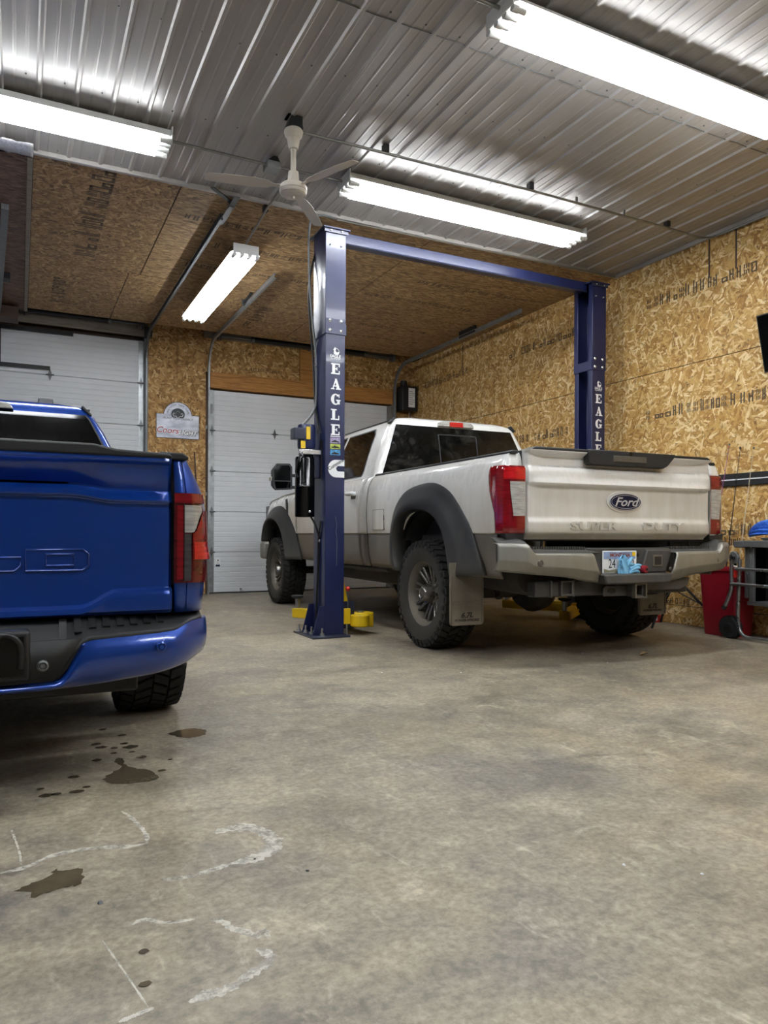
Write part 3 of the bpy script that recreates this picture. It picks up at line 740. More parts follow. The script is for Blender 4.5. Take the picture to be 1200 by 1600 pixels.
# ---------------------------------------------------------------- ceiling lamps, conduit, fan
def strip_light(L, W, name='strip_light'):
    """8 ft open fluorescent fixture along +X, hung just below the ceiling; root at its left end, on the ceiling"""
    return None
lamp_proto = None
def make_lamp(label, group=None):
    L, W = 2.44, .29
    t = thing('strip_light', (0, 0, 0), label, 'light', group, local=True)
    z = -.105
    # housing channel and white reflector wings
    MB().box(.0, -.075, z+.035, L, .075, z+.085).build('housing', 'white_paint', t, bevel=.004)
    P = [(-W/2, z+.004), (-.075, z+.030), (.075, z+.030), (W/2, z+.004), (W/2, z+.008), (.078, z+.036), (-.078, z+.036), (-W/2, z+.008)]
    MB().prism(P, lambda a, b, d: Vector((d, a, b)), .02, L-.02).build('reflector', 'white_paint', t)
    for yy in (-.112, -.038, .038, .112):
        zz = z - (.022 if abs(yy) > .05 else .014)
        MB().tube([(.06, yy, zz), (L-.06, yy, zz)], .0155, 10).build('tube', 'fluorescent', t)
        for x0, x1, x2 in ((.0, .035, .085), (L, L-.035, L-.085)):
            s = MB(); s.cyl((x0, yy, zz), (x1, yy, zz), .020, 10); s.cyl((x1, yy, zz), (x2, yy, zz), .0165, 10)
            s.build('lamp_holder', 'white_paint', t, smooth=40)
    for x in (0, L): MB().box(x-.004, -.125, z-.005, x+.004, .125, z+.085).build('end_plate', 'white_paint', t)
    for x in (.45, 1.95): MB().bar((x, 0, z+.08), (x, 0, 0), .05, .06, (0, 1, 0)).build('mounting_block', 'black', t)
    return t
lamp_proto = make_lamp('')
def place_lamp(x, y, z, label, rot=0.0, first=[1], group=None):
    if first: first.pop(); r = lamp_proto
    else: r = dup_tree(lamp_proto, (0, 0, 0))
    r.location = (x, y, z); r.rotation_euler = (0, 0, rot); r['label'] = label
    if group: r['group'] = group
    elif 'group' in r: del r['group']
    return r
GL = 'strip lights of the shop'
place_lamp(-1.47, 5.48, ZC-.003, 'lit strip light over the blue pickup, cut by the left picture edge', group=GL)
place_lamp(2.345, 5.45, ZC-.003, 'lit strip light in front of the lift crossbeam, whole length in view', group=GL)
place_lamp(2.335, 3.29, ZC-.003, 'nearest and largest lit strip light, cut by the right picture edge', group=GL)
place_lamp(1.955, 6.93, ZC-.115, 'lit strip light running away from the viewer above the pillar between the doors', rot=pi/2, group=GL)
for x, y in ((2.335, 1.1), (2.335, -1.1), (-1.9, 1.1)):
    place_lamp(x, y, ZC-.003, 'strip light on the steel ceiling behind the camera', group='strip lights behind the camera')
place_lamp(-1.9, 3.29, ZC-.003, 'strip light above the blue pickup outside the picture', group=GL)

def bracket(t, x, y, z=ZC):
    MB().box(x-.022, y-.022, z-.055, x+.022, y+.022, z).build('hanger', 'black', t)
ct = thing('conduit', (1.85, 4.95, 3.80), 'thin steel conduit running from the fan across the ceiling to the right wall', 'conduit')
MB().tube([(1.80, 4.945, 3.775), (2.48, 4.93, 3.775), (3.80, 4.91, 3.775), (5.40, 4.93, 3.775), (5.86, 4.95, 3.775), (5.96, 4.90, 3.778), (5.985, 4.75, 3.78), (5.985, 2.0, 3.78)], .011, 8).build('pipe', 'conduit', ct, smooth=50)
for x in (2.46, 3.80, 5.40): bracket(ct, x, 4.93 if x != 3.8 else 4.91)
for x in (4.3, 4.85): MB().bar((x, 4.915, 3.77), (x, 4.915, 3.825), .02, .012, (0, 1, 0)).build('clip', 'conduit', ct)
ct = thing('conduit', (1.0, 5.48, 3.78), 'thin steel conduit with a junction box linking the two far strip lights', 'conduit')
MB().tube([(.97, 5.49, 3.775), (1.70, 5.50, 3.775)], .011, 8).build('pipe', 'conduit', ct, smooth=50)
MB().tube([(1.80, 5.50, 3.775), (2.345, 5.48, 3.775)], .011, 8).build('pipe', 'conduit', ct, smooth=50)
MB().box(1.70, 5.44, 3.735, 1.81, 5.56, 3.79).build('junction_box', 'galv', ct, bevel=.004)
MB().prism([(-.05, 0), (.05, 0), (.03, .06), (.0, .06)], lambda a, b, d: Vector((1.755+a, 5.48+d, 3.79+b*.7)), -.03, .03).build('bracket', 'black', ct)
ct = thing('conduit', (1.0, 3.29, 3.78), 'thin steel conduit running left from the nearest strip light at the top picture edge', 'conduit')
MB().tube([(.62, 3.28, 3.775), (2.33, 3.29, 3.775)], .011, 8).build('pipe', 'conduit', ct, smooth=50)
ct = thing('conduit', (2.07, 6.1, 3.8), 'short steel conduit feeding the strip light by the door tracks', 'conduit')
MB().tube([(1.93, 5.56, 3.78), (1.945, 6.25, 3.77), (1.955, 6.93, 3.71)], .010, 8).build('pipe', 'conduit', ct, smooth=50)
MB().box(1.93, 6.28, 3.77, 1.97, 6.33, 3.824).build('hanger', 'black', ct)
ct = thing('conduit', (2.45, 6.2, 3.8), 'thin steel conduit along the ceiling trim above the lift crossbeam', 'conduit')
MB().tube([(2.60, 6.20, 3.79), (4.0, 6.19, 3.79), (5.95, 6.17, 3.79)], .009, 6).build('pipe', 'conduit', ct)

FX, FY = 1.722, 4.907
f = thing('ceiling_fan', (FX, FY, ZC), 'white shop ceiling fan on a downrod under the steel ceiling', 'ceiling fan')
MB().prism([(-.055, 0), (.05, 0), (.05, -.06), (.055, -.085), (-.06, -.085), (-.03, -.0)], lambda a, b, d: Vector((FX+a, FY+d, ZC+b)), -.05, .05).build('mounting_box', 'black', f)
MB().lathe([(.0, .0), (.062, .0), (.068, -.012), (.060, -.045), (.044, -.062), (.044, -.075), (.034, -.13), (.032, -.135), (.020, -.137)], (FX, FY, 3.752), (0, 0, 1), 24).build('canopy', 'fan_white', f, smooth=40)
MB().cyl((FX, FY, 3.63), (FX, FY, 3.40), .019, 14).build('downrod', 'fan_white', f, smooth=40)
MB().lathe([(.019, .09), (.036, .09), (.040, .04), (.048, .01), (.05, 0)], (FX, FY, 3.365), (0, 0, 1), 20).build('rod_cover', 'fan_white', f, smooth=40)
MB().lathe([(.05, .0), (.085, -.004), (.098, -.02), (.099, -.045), (.094, -.05), (.0955, -.055), (.090, -.068), (.086, -.070), (.083, -.064), (.078, -.074), (.05, -.083), (.012, -.085), (.010, -.1), (.0, -.1)], (FX, FY, 3.368), (0, 0, 1), 32).build('motor', 'fan_white', f, smooth=30)
for k in range(3):
    a = radians(172 + 120*k); u = Vector((cos(a), sin(a), 0)); v = Vector((-sin(a), cos(a), 0)); P = Vector((FX, FY, 3.345))
    b = MB(); rings = []
    for s_, hw in ((.085, .016), (.15, .018), (.18, .04), (.28, .052), (.48, .048), (.59, .04), (.61, .03)):
        zt = -.02 * ((s_-.1)/.6)**2
        rings.append([P + u*s_ + v*c*hw + Vector((0, 0, zt + c*hw*.18 + e)) for c, e in ((-1, -.001), (1, -.001), (1, .001), (-1, .001))])
    b.loft(rings).build('blade', 'fan_white', f)

# ---------------------------------------------------------------- two-post lift
LY0, LY1 = 5.97, 6.245
lift = thing('two_post_lift', (4.01, 6.1, 0), 'dark blue two-post vehicle lift straddling the white pickup', 'vehicle lift')
def rects(L): return [[(a, b), (c, b), (c, d), (a, d)] for a, b, c, d in L]
def arc(cx, cy, rx_, ry_, a0, a1, n): return [(cx+rx_*cos(radians(lerp(a0, a1, i/n))), cy+ry_*sin(radians(lerp(a0, a1, i/n)))) for i in range(n+1)]
GLY = {
 'E': rects([(.12, 0, .44, 1.1), (0, .97, .95, 1.1), (0, 0, .95, .13), (.4, .5, .66, .6), (.84, .74, .95, 1.1), (.84, 0, .95, .36), (.6, .38, .68, .72)]),
 'L': rects([(.14, 0, .46, 1.1), (0, .97, .62, 1.1), (0, 0, .92, .13), (.8, 0, .92, .44)]),
 'A': [[(.12, 0), (.23, 0), (.56, .92), (.48, 1.1)], [(.42, 1.1), (.62, 1.1), (1.0, 0), (.66, 0)]] + rects([(.22, .3, .78, .40), (0, 0, .38, .12), (.54, 0, 1.1, .12)]),
 'G': [arc(.5, .55, .5, .57, 38, 300, 20) + arc(.52, .55, .18, .44, 300, 38, 20)] + rects([(.56, .40, 1.05, .52), (.68, .05, .96, .5), (.84, .72, .93, 1.08)])}
def letter(ch, x, y, z, h, parent):
    s = h / 1.1; b = MB()
    for k, P in enumerate(GLY[ch]):
        b.prism(P, lambda a, c, d: Vector((x + (a-.5)*s*1.0, y + d, z + (c-.55)*s)), -.0006 - k*.00005, 0)
    return b.build('letter', 'decal_white', parent, merge=False)

def column(xw, xo):
    """web at x = xw, open side at x = xo"""
    s = 1 if xo > xw else -1
    def chan(g, z0, z1, name):
        x0, x1, y0, y1 = xw - s*g, xo + s*g*.5, LY0-g, LY1+g; th = .008
        P = [(x0, y0), (x1, y0), (x1, y0+.062), (x1-s*th, y0+.062), (x1-s*th, y0+th), (x0+s*th, y0+th), (x0+s*th, y1-th), (x1-s*th, y1-th), (x1-s*th, y1-.062), (x1, y1-.062), (x1, y1), (x0, y1)]
        return MB().prism(P, lambda a, b, d: Vector((a, b, d)), z0, z1).build(name, 'lift_blue', lift, bevel=.006)
    col_ = chan(0, .018, 2.74, 'column')
    ext = chan(.007, 2.665, 3.585, 'column_extension')
    xm = (xw + xo)/2
    pl = MB().box(min(xw, xo)-.035, LY0-.035, 3.585, max(xw, xo)+.035, LY1+.035, 3.60).build('top_plate', 'lift_blue', lift, bevel=.003)
    MB().box(min(xw, xo)-.02, LY0-.02, 3.555, max(xw, xo)+.02, LY0-.012, 3.60).build('top_flange', 'lift_blue_dark', lift)
    MB().box(xo+s*.0036, LY0+.0, 2.665, xo+s*.012, LY1, 2.765).build('tie_plate', 'lift_blue', lift, bevel=.002)
    bx0, bx1 = (xw-.15, xw+.20) if s > 0 else (xw-.20, xw+.15)
    MB().box(bx0, 5.855, 0, bx1, 6.36, .018).build('base_plate', 'lift_blue_dark', lift, bevel=.003)
    for y in (LY0+.0, LY1-.01):
        MB().prism([(xw, .018), (xw-s*.11, .018), (xw-s*.045, .27), (xw, .27)], lambda a, c, d: Vector((a, y+d, c)), 0, .01).build('gusset', 'lift_blue', lift)
    for x, y in ((xw-s*.12, 6.30), (xw-s*.09, 6.05), (xw-s*.05, 5.90), (xw-s*.10, 6.17)):
        b = MB(); b.cyl((x, y, .018), (x, y, .085), .010, 8); b.lathe([(.03, 0), (.03, .005)], (x, y, .018), n=12); b.lathe([(.02, .005), (.02, .025)], (x, y, .018), n=6)
        b.build('anchor_bolt', 'steel', lift)
    for x in (xm-.055, xm+.05):
        for z in (2.70, 2.785):
            MB().lathe([(0, .009), (.010, .007), (.016, 0)], (x, LY0-.007, z), (0, -1, 0), 10).build('bolt_head', 'bolt', col_)
        MB().lathe([(0, .012), (.008, .010), (.009, 0)], (x, LY0-.02, 3.572), (0, -1, 0), 6).build('bolt_head', 'bolt', ext)
        MB().lathe([(0, .016), (.007, .014), (.008, 0)], (x, LY0-.007, 3.45), (0, -1, 0), 6).build('bolt_head', 'bolt', ext)
    # printed lettering on the face towards the viewer
    for i, ch in enumerate('EAGLE'): letter(ch, xm+.003, LY0-.0005, 2.363 - i*.1345, .096, col_)
    b = MB(); bird = [(-.012, -.02), (.03, -.02), (.036, .0), (.022, .004), (.016, -.006), (.0, .012), (.006, .028), (-.004, .046), (-.014, .026), (-.022, .02), (-.012, .014), (-.016, -.004)]
    b.prism(bird, lambda a, c, d: Vector((xm+a, LY0-.0005+d, 2.51+c)), -.0006, 0)
    b.tube([(xm+.036*cos(t), LY0-.0012, 2.515+.03*sin(t)) for t in lin(-1.2, 1.9, 10)], .0022, 4)
    b.build('bird_emblem', 'decal_white', col_, merge=False)
    text('emblem_text', 'EAGLE', .036, 'decal_white', col_, (xm, LY0-.0008, 2.472), (1, 0, 0), (0, 0, 1), .0004, 0, .0006)
    text('emblem_text', 'EQUIPMENT', .017, 'decal_white', col_, (xm, LY0-.0008, 2.45), (1, 0, 0), (0, 0, 1), .0003)
    return col_
cl = column(2.40, 2.585)
cr = column(5.625, 5.445)
# sticker with three small pictures and the engine-maker decal
M['pic_a'] = plain('pic_a', '#9d92b4', .5, vary=.5, vscale=60); M['pic_b'] = plain('pic_b', '#a9b84a', .5, vary=.5, vscale=60); M['pic_c'] = plain('pic_c', '#3f86b8', .5, vary=.5, vscale=60)
for z0, z1, mt in ((1.705, 1.755, 'pic_a'), (1.655, 1.698, 'pic_b'), (1.60, 1.648, 'pic_c')):
    o = MB().box(2.447, LY0-.0012, z0, 2.543, LY0-.0002, z1).build('picture_sticker', mt, cl)
    MB().prism([(-.035, 0), (.04, 0), (.03, .012), (.01, .014), (-.005, .024), (-.02, .012), (-.036, .010)], lambda a, c, d: Vector((2.495+a, LY0-.0012+d, z0+.008+c)), -.0004, 0).build('picture_car', 'black', cl)
b = MB()
for k in range(8): b.box(2.449+k*.0118, LY0-.0010, 1.761, 2.449+k*.0118+.009, LY0-.0004, 1.770)
b.build('sticker_marks', 'decal_white', cl)
P = [(2.583, 1.56)] + [(2.503+.080*cos(a)*.95, 1.482+.078*sin(a)) for a in lin(pi/2, 1.5*pi, 14)] + [(2.583, 1.404), (2.583, 1.458)] + [(2.528-.024*cos(a), 1.482-.024*sin(a)) for a in lin(pi/2, -pi/2, 8)] + [(2.583, 1.506)]
MB().prism(P, lambda a, c, d: Vector((a, LY0-.0002+d, c)), -.001, 0).build('engine_decal', 'decal_white', cl)
text('decal_text', 'Cummins', .044, 'black', cl, (2.500, LY0-.0017, 1.518), (1, 0, .62), (-.62, 0, 1), .0003, 0, .0008)
# scratch in the blue paint
MB().tube([(2.50, LY0-.0005, 1.06), (2.513, LY0-.0005, .98), (2.505, LY0-.0005, .93), (2.515, LY0-.0005, .86), (2.512, LY0-.0005, .62)], .0018, 4).build('paint_scratch', 'cable_grey', cl)

bm_ = MB().prism([(6.06, 3.525), (6.17, 3.525), (6.17, 3.62), (6.06, 3.62)], lambda a, c, d: Vector((d, a, c)), 2.58, 5.45).build('crossbeam', 'lift_blue', lift, bevel=.004)
MB().tube([(2.6, 6.05, 3.515), (4.0, 6.05, 3.512), (5.44, 6.05, 3.515)], .007, 6).build('shutoff_bar', 'lift_blue_dark', lift)
# power unit on the web of the left column
PX_, PY_ = 2.262, 6.12
MB().box(PX_+.06, PY_-.05, 1.40, 2.40, PY_+.05, 1.80).build('mount_bracket', 'lift_blue_dark', lift, bevel=.004)
mo = MB().lathe([(.03, .0), (.078, .005), (.082, .03), (.082, .19), (.075, .215), (.03, .22)], (PX_+.02, PY_, 1.655), n=24).build('motor', 'lift_blue', lift, smooth=40)
MB().box(PX_-.12, PY_-.07, 1.735, PX_-.02, PY_+.04, 1.835).build('switch_box', 'lift_blue_dark', mo, bevel=.008)
MB().box(PX_-.012, PY_-.088, 1.735, PX_+.022, PY_-.070, 1.845).build('warning_label', 'yellow', mo)
MB().box(PX_-.058, PY_-.075, 1.655, PX_-.018, PY_-.062, 1.72).build('warning_label', 'yellow', mo)
MB().cyl((PX_-.03, PY_-.03, 1.835), (PX_-.03, PY_-.03, 1.86), .012, 8).build('cable_gland', 'steel', mo)
MB().box(PX_-.075, PY_-.085, 1.605, PX_+.125, PY_-.06, 1.645).build('silver_bracket', 'bolt', lift, bevel=.003)
MB().lathe([(.06, .0), (.055, .02), (.06, .05)], (PX_+.005, PY_, 1.60), n=20).build('pump_block', 'steel', lift, smooth=40)
tk = MB().lathe([(.02, .0), (.082, .003), (.088, .012), (.088, .27), (.0895, .272), (.0895, .278), (.088, .28), (.088, .52), (.08, .535), (.055, .54), (.05, .56)], (PX_+.005, PY_, 1.05), n=28).build('reservoir', 'black_gloss', lift, smooth=40)
MB().lathe([(0, .006), (.010, .004), (.012, 0)], (PX_+.02, PY_-.087, 1.10), (0, -1, 0), 10).build('drain_plug', 'bolt', tk)
text('tank_emblem', 'EAGLE', .035, 'cable_grey', tk, (PX_-.03, PY_-.0885, 1.33), (1, 0, 0), (0, 0, 1), .0004)
MB().tube([(PX_-.05, PY_-.08, 1.62), (PX_-.085, PY_-.07, 1.55), (PX_-.10, PY_-.05, 1.45), (PX_-.08, PY_-.05, 1.40)], .008, 6).build('release_lever', 'black', lift)
MB().tube([tuple(p) for p in spline([(PX_+.06, PY_, 1.06), (PX_+.10, PY_-.02, .98), (PX_+.132, PY_-.03, .86), (PX_+.128, PY_-.03, .7), (PX_+.12, PY_, .3), (PX_+.12, PY_, .05)], 24)], .009, 8).build('hose', 'hose', lift, smooth=60)
MB().tube([tuple(p) for p in spline([(2.392, 6.05, 1.02), (2.388, 6.07, .92), (2.386, 6.09, .83), (2.388, 6.12, .5), (2.39, 6.14, .10)], 20)], .007, 8).build('hose', 'hose', lift, smooth=60)
MB().lathe([(.012, -.012), (.014, 0), (.012, .012)], (PX_+.132, PY_-.03, .845), n=8).build('hose_clamp', 'bolt', lift)
MB().tube([tuple(p) for p in spline([(2.46, 6.10, 3.50), (2.42, 6.2, 3.50), (2.375, 6.24, 3.35), (2.345, 6.25, 3.1), (2.36, 6.25, 2.80), (2.385, 6.24, 2.5), (2.39, 6.2, 2.1), (2.385, 6.1, 1.85), (2.36, 6.1, 1.75)], 40)], .009, 8).build('hose', 'hose', lift, smooth=60)
MB().tube([tuple(p) for p in spline([(2.58, 6.2, 3.795), (2.45, 6.2, 3.80), (2.36, 6.2, 3.76), (2.33, 6.2, 3.66), (2.325, 6.2, 3.45), (2.335, 6.2, 3.15), (2.36, 6.2, 2.85), (2.395, 6.19, 2.5), (2.41-.015, 6.18, 2.25), (2.385, 6.18, 2.05), (2.30, 6.15, 1.92), (2.235, 6.12, 1.865)], 50)], .011, 8).build('power_cable', 'cable_grey', lift, smooth=60)
for z in (2.42, 1.80): MB().lathe([(.014, -.006), (.016, 0), (.014, .006)], (2.39, 6.185, z), n=8).build('cable_clip', 'bolt', lift)
MB().box(2.388, 6.02, 1.665, 2.40, 6.06, 1.735).build('latch_cover', 'black', lift)
MB().tube([(2.392, 6.03, 1.66), (2.392, 6.03, 1.38)], .006, 6).build('latch_rod', 'black', lift)
# carriages and swing arms, resting near the floor
def arm(p0, p1, name='swing_arm', w_=.10, h_=.09, pad=True):
    a = MB().bar(p0, p1, w_, h_).build(name, 'yellow', lift, bevel=.006)
    d = (Vector(p1) - Vector(p0)).normalized()
    if pad:
        q = Vector(p1) - d * .03
        MB().cyl(q + Vector((0, 0, .03)), q + Vector((0, 0, .15)), .024, 12).build('pad_screw', 'steel', a)
        MB().lathe([(.03, .0), (.06, .012), (.062, .03), (.05, .034)], q + Vector((0, 0, .14)), n=18).build('lift_pad', 'black_rubber', a)
    return a
for xw, s in ((2.40, 1), (5.625, -1)):
    MB().box(min(xw+s*.03, xw+s*.30), LY0+.03, .06, max(xw+s*.03, xw+s*.30), LY1-.03, .30).build('carriage', 'lift_blue_dark', lift, bevel=.006)
    for y in (LY0+.02, LY1-.02):
        MB().lathe([(.075, 0), (.085, .01), (.085, .10), (.075, .11)], (xw+s*.34, y + (.10 if y > 6.1 else -.02), .075), n=16).build('arm_hub', 'yellow', lift, smooth=40)
arm((2.74, 6.33, .12), (2.47, 6.92, .12))
arm((2.80, 6.15, .12), (2.86, 6.95, .12))
blk = MB().prism([(0, 0), (.19, -.02), (.215, .03), (.2, .12), (.02, .14)], lambda a, c, d: Vector((2.70+a, 6.02+c, d)), .06, .19).build('arm_gear_block', 'yellow', lift, bevel=.010)
MB().lathe([(.035, 0), (.035, .012), (.02, .016)], (2.80, 6.09, .19), n=14).build('pivot_cap', 'steel', blk)
MB().prism([(2.585, .10), (2.655, .10), (2.655, .24), (2.585, .24)], lambda a, c, d: Vector((a, 5.98+d, c)), 0, .05).build('arm_lock_block', 'yellow', lift, bevel=.005)
MB().prism([(2.59, .24), (2.66, .24), (2.60, .52), (2.587, .55)], lambda a, c, d: Vector((a, 6.03+d, c)), 0, .012).build('guard_fin', 'yellow', lift)
MB().tube([(2.632, 5.99, .24), (2.632, 5.99, .40)], .006, 6).build('lock_lever', 'steel', lift)
MB().lathe([(0, -.022), (.012, -.019), (.021, -.007), (.021, .007), (.012, .019), (0, .022)], (2.632, 5.99, .415), n=14).build('lever_knob', 'red', lift, smooth=60)
MB().cyl((2.625, 6.0, .0), (2.625, 6.0, .10), .009, 8).build('lock_pin', 'steel', lift)
arm((5.30, 6.02, .12), (4.72, 5.55, .12))
arm((5.30, 6.2, .12), (4.95, 6.85, .12))

# ---------------------------------------------------------------- things along the right wall
# television, tilted down on its bracket
t = thing('television', (5.94, 3.8, 2.6), 'black flat television tilted on the right wall at the picture edge', 'television')
T = Matrix.Translation((5.935, 3.845, 2.615)) @ Matrix.Rotation(-.235, 4, 'Y')
b = MB(); b.box(-.02, -.50, -.255, .02, .50, .255, T); b.build('casing', 'black', t, bevel=.006)
b = MB(); b.box(-.0225, -.488, -.24, -.0205, .488, .243, T); b.build('screen', 'black_gloss', t)
MB().box(5.96, 3.7, 2.5, 6.025, 3.95, 2.72).build('wall_bracket', 'black', t)

# black rail rack with rods leaning through it
t = thing('rod_rack', (6.0, 4.2, 1.36), 'black wall rail with a white strip on the right chipboard wall', 'rack')
for y0, y1 in ((4.66, 5.4), (3.4, 4.655)):
    MB().box(6.005, y0, 1.372, 6.029, y1, 1.488).build('rail_board', 'black', t, bevel=.003)
    MB().box(5.998, y0+.002, 1.424, 6.006, y1-.002, 1.434).build('white_strip', 'decal_white', t)
M['rod_purple'] = plain('rod_purple', '#8a4a7a', .35, vary=.3, vscale=30); M['rod_tan'] = plain('rod_tan', '#cdbfa4', .4, vary=.3, vscale=30)
def rod(y0, z0, y1, z1, mt, label, tip):
    t = thing('fishing_rod', (5.93, y1, z1), label, 'fishing rod')
    p0, p1 = Vector((5.93, y1, z1)), Vector((5.995, y0, z0))
    MB().tube([p0, p0.lerp(p1, .25), p1], [.008, .006, .0022], 6).build('blank', mt, t)
    MB().tube([p0, p0.lerp(p1, .16)], .011, 8).build('grip', 'black', t)
    for k in (.42, .58, .72, .84, .94):
        q = p0.lerp(p1, k); MB().lathe([(.008, -.001), (.010, -.001), (.010, .001), (.008, .001)], q + Vector((-.010, 0, 0)), (0, .15, 1), 8, True).build('line_guide', 'steel', t)
    MB().lathe([(.0, -.012), (.008, -.006), (.010, 0), (.008, .006), (.0, .012)], p1, n=8).build('tip_ring', tip, t)
rod(4.718, 1.765, 4.93, .30, 'rod_purple', 'purple fishing rod leaning on the wall rail nearest the white tailgate', 'galv_dark')
rod(4.602, 1.72, 4.735, .30, 'black', 'black fishing rod in the middle of the three on the wall rail', 'black')
rod(4.463, 1.705, 4.61, .30, 'rod_tan', 'pale tan fishing rod leaning on the wall rail above the saw stand', 'galv_dark')

# waste bin
t = thing('waste_bin', (5.70, 4.52, 0), 'tall dark red plastic waste bin behind the saw stand', 'waste bin')
def rr_ring(cx, cy, hx, hy, r, z, n=5):
    P = []
    for sx, sy, a0 in ((1, 1, 0), (-1, 1, pi/2), (-1, -1, pi), (1, -1, 1.5*pi)):
        for k in range(n): a = a0 + pi/2*k/(n-1); P.append(Vector((cx + sx*(hx-r) + r*cos(a), cy + sy*(hy-r) + r*sin(a), z)))
    return P
q = (5.775, 4.555)
RG = [rr_ring(*q, .115, .165, .03, .0), rr_ring(*q, .118, .168, .03, .02), rr_ring(*q, .145, .205, .035, .585), rr_ring(*q, .158, .218, .04, .59), rr_ring(*q, .158, .218, .04, .615), rr_ring(*q, .148, .208, .035, .615), rr_ring(*q, .142, .20, .035, .58), rr_ring(*q, .112, .162, .03, .03)]
MB().loft(RG).build('bin_body', 'red_plastic', t, smooth=40)
MB().bar((5.70, 4.36, .62), (5.72, 4.48, .64), .05, .004).build('paper_scrap', 'decal_white', t)

# folding stand legs behind the bumper
t = thing('folding_stand', (5.72, 5.1, 0), 'black folding tripod stand against the chipboard wall behind the bumper', 'stand')
ap = Vector((5.74, 5.16, .50))
MB().tube([ap + Vector((0, 0, .30)), ap + Vector((0, 0, -.14))], .018, 8).build('post', 'black', t)
for k, (x, y) in enumerate(((5.46, 5.15), (5.96, 5.50), (5.97, 4.72))):
    f_ = Vector((x, y, .01)); l = MB().tube([ap + Vector((0, 0, .03)), f_], .012, 8).build('leg', 'black', t)
    mid = ap.lerp(f_, .5); MB().tube([ap + Vector((0, 0, -.12)), mid], .007, 6).build('brace', 'black', t)
MB().box(5.55, 5.05, .80, 5.95, 5.30, .83).build('top_plate', 'black', t, bevel=.004)

t = thing('parts_box', (5.9, 5.58, 0), 'small red and blue cardboard box on the floor by the right wall', 'box')
MB().box(5.80, 5.52, 0, 5.99, 5.68, .075).build('carton', 'red', t, bevel=.003)
MB().box(5.797, 5.56, .02, 5.801, 5.62, .07).build('blue_panel', 'pic_c', t)
MB().box(5.83, 5.518, .02, 5.93, 5.5205, .065).build('pale_panel', 'decal_white', t)

# job-site table saw on a folding wheeled stand
M['saw_grey'] = plain('saw_grey', '#7d7f81', .4, .5, vary=.1); M['tube_silver'] = plain('tube_silver', '#9a9c9e', .3, .85, vary=.06)
t = thing('table_saw', (5.75, 4.0, 0), 'grey table saw on a silver tubular wheeled stand by the right wall', 'table saw')
X0, X1, Ya, Yb = 5.62, 6.0, 3.45, 4.34
MB().box(X0+.02, Ya, .845, X1, Yb+.01, .862).build('table_top', 'saw_grey', t, bevel=.004)
MB().box(X0-.005, Ya, .805, X0+.03, Yb-.06, .860).build('front_rail', 'saw_grey', t, bevel=.005)
MB().box(X0-.01, Yb-.065, .800, X0+.10, Yb+.03, .858).build('rail_end', 'saw_grey', t, bevel=.006)
MB().lathe([(0, .005), (.008, .004), (.009, 0)], (X0+.03, Yb+.0305, .83), (0, 1, 0), 8).build('screw', 'black', t)
# open cabinet of the saw body
MB().box(X0+.22, Ya+.02, .33, X1-.03, Yb-.10, .80).build('body_back', 'black', t)
for y in (Yb-.115, Ya+.03): MB().box(X0+.05, y, .33, X1-.03, y+.012, .805).build('body_side', 'black_gloss', t)
MB().box(X0+.05, Ya, .30, X1-.02, Yb-.06, .335).build('body_floor', 'saw_grey', t, bevel=.004)
MB().box(X0+.04, Yb-.13, .33, X0+.07, Yb-.085, .80).build('corner_post', 'saw_grey', t, bevel=.004)
MB().box(X0+.05, Yb-.075, .36, X0+.085, Yb-.035, .80).build('corner_post', 'saw_grey', t, bevel=.004)
MB().lathe([(.0, .0), (.07, .0), (.075, .02), (.075, .14), (.05, .17), (0, .17)], (X0+.14, 4.00, .50), (0, -1, .1), 16).build('saw_motor', 'black', t, smooth=40)
MB().tube([(X0+.10, 4.10, .55), (X0+.09, 4.05, .56), (X0+.09, 3.95, .53)], .022, 8).build('motor_arm', 'galv_dark', t)
MB().box(X0+.06, 3.98, .34, X0+.12, 4.06, .46).build('clamp', 'red', t, bevel=.008)
MB().lathe([(.012, 0), (.028, .004), (.028, .03), (.01, .034)], (X0+.07, 4.02, .455), (-1, 0, 0), 12).build('clamp_knob', 'steel', t)
# tubular stand
P = spline([(X0-.015, Yb-.035, .70), (X0-.015, Yb-.03, .45), (X0-.02, Yb-.025, .20), (X0-.02, Yb-.045, .08), (X0-.02, Yb-.10, .032), (X0-.02, Yb-.25, .03), (X0-.02, Ya, .03)], 34)
MB().tube([tuple(p) for p in P], .0165, 10).build('stand_tube', 'tube_silver', t, smooth=60)
MB().tube([(X0+.06, Yb-.06, .78), (X0+.06, Yb-.06, .36)], .012, 8).build('stand_tube', 'tube_silver', t, smooth=60)
P = spline([(X0-.03, Yb+.03, .74), (X0-.03, Yb+.035, .60), (X0-.03, Yb+.03, .47), (X0-.04, Yb+.045, .38), (X0-.06, Yb+.075, .28)], 24)
MB().tube([tuple(p) for p in P], .0175, 10).build('folding_leg', 'tube_silver', t, smooth=60)
MB().tube([(X0-.0585, Yb+.073, .285), (X0-.068, Yb+.086, .258)], .020, 10).build('leg_foot', 'black_rubber', t)
for z, ye in ((.615, Yb-.005), (.482, Yb+.035)):
    MB().tube([(X0-.035, ye, z), (X0-.035, Ya, z-.005)], .0145, 10).build('handle_tube', 'tube_silver', t, smooth=60)
MB().prism([(-.04, -.05), (.035, -.06), (.045, .0), (.03, .045), (0, .055), (-.03, .04), (-.05, 0)], lambda a, c, d: Vector((X0-.04+d, Yb+.01+a, .715+c)), 0, .03).build('pivot_plate', 'saw_grey', t, bevel=.006)
MB().lathe([(.0, .02), (.016, .018), (.018, 0)], (X0-.04, Yb+.005, .71), (-1, 0, 0), 10).build('pivot_bolt', 'black', t)
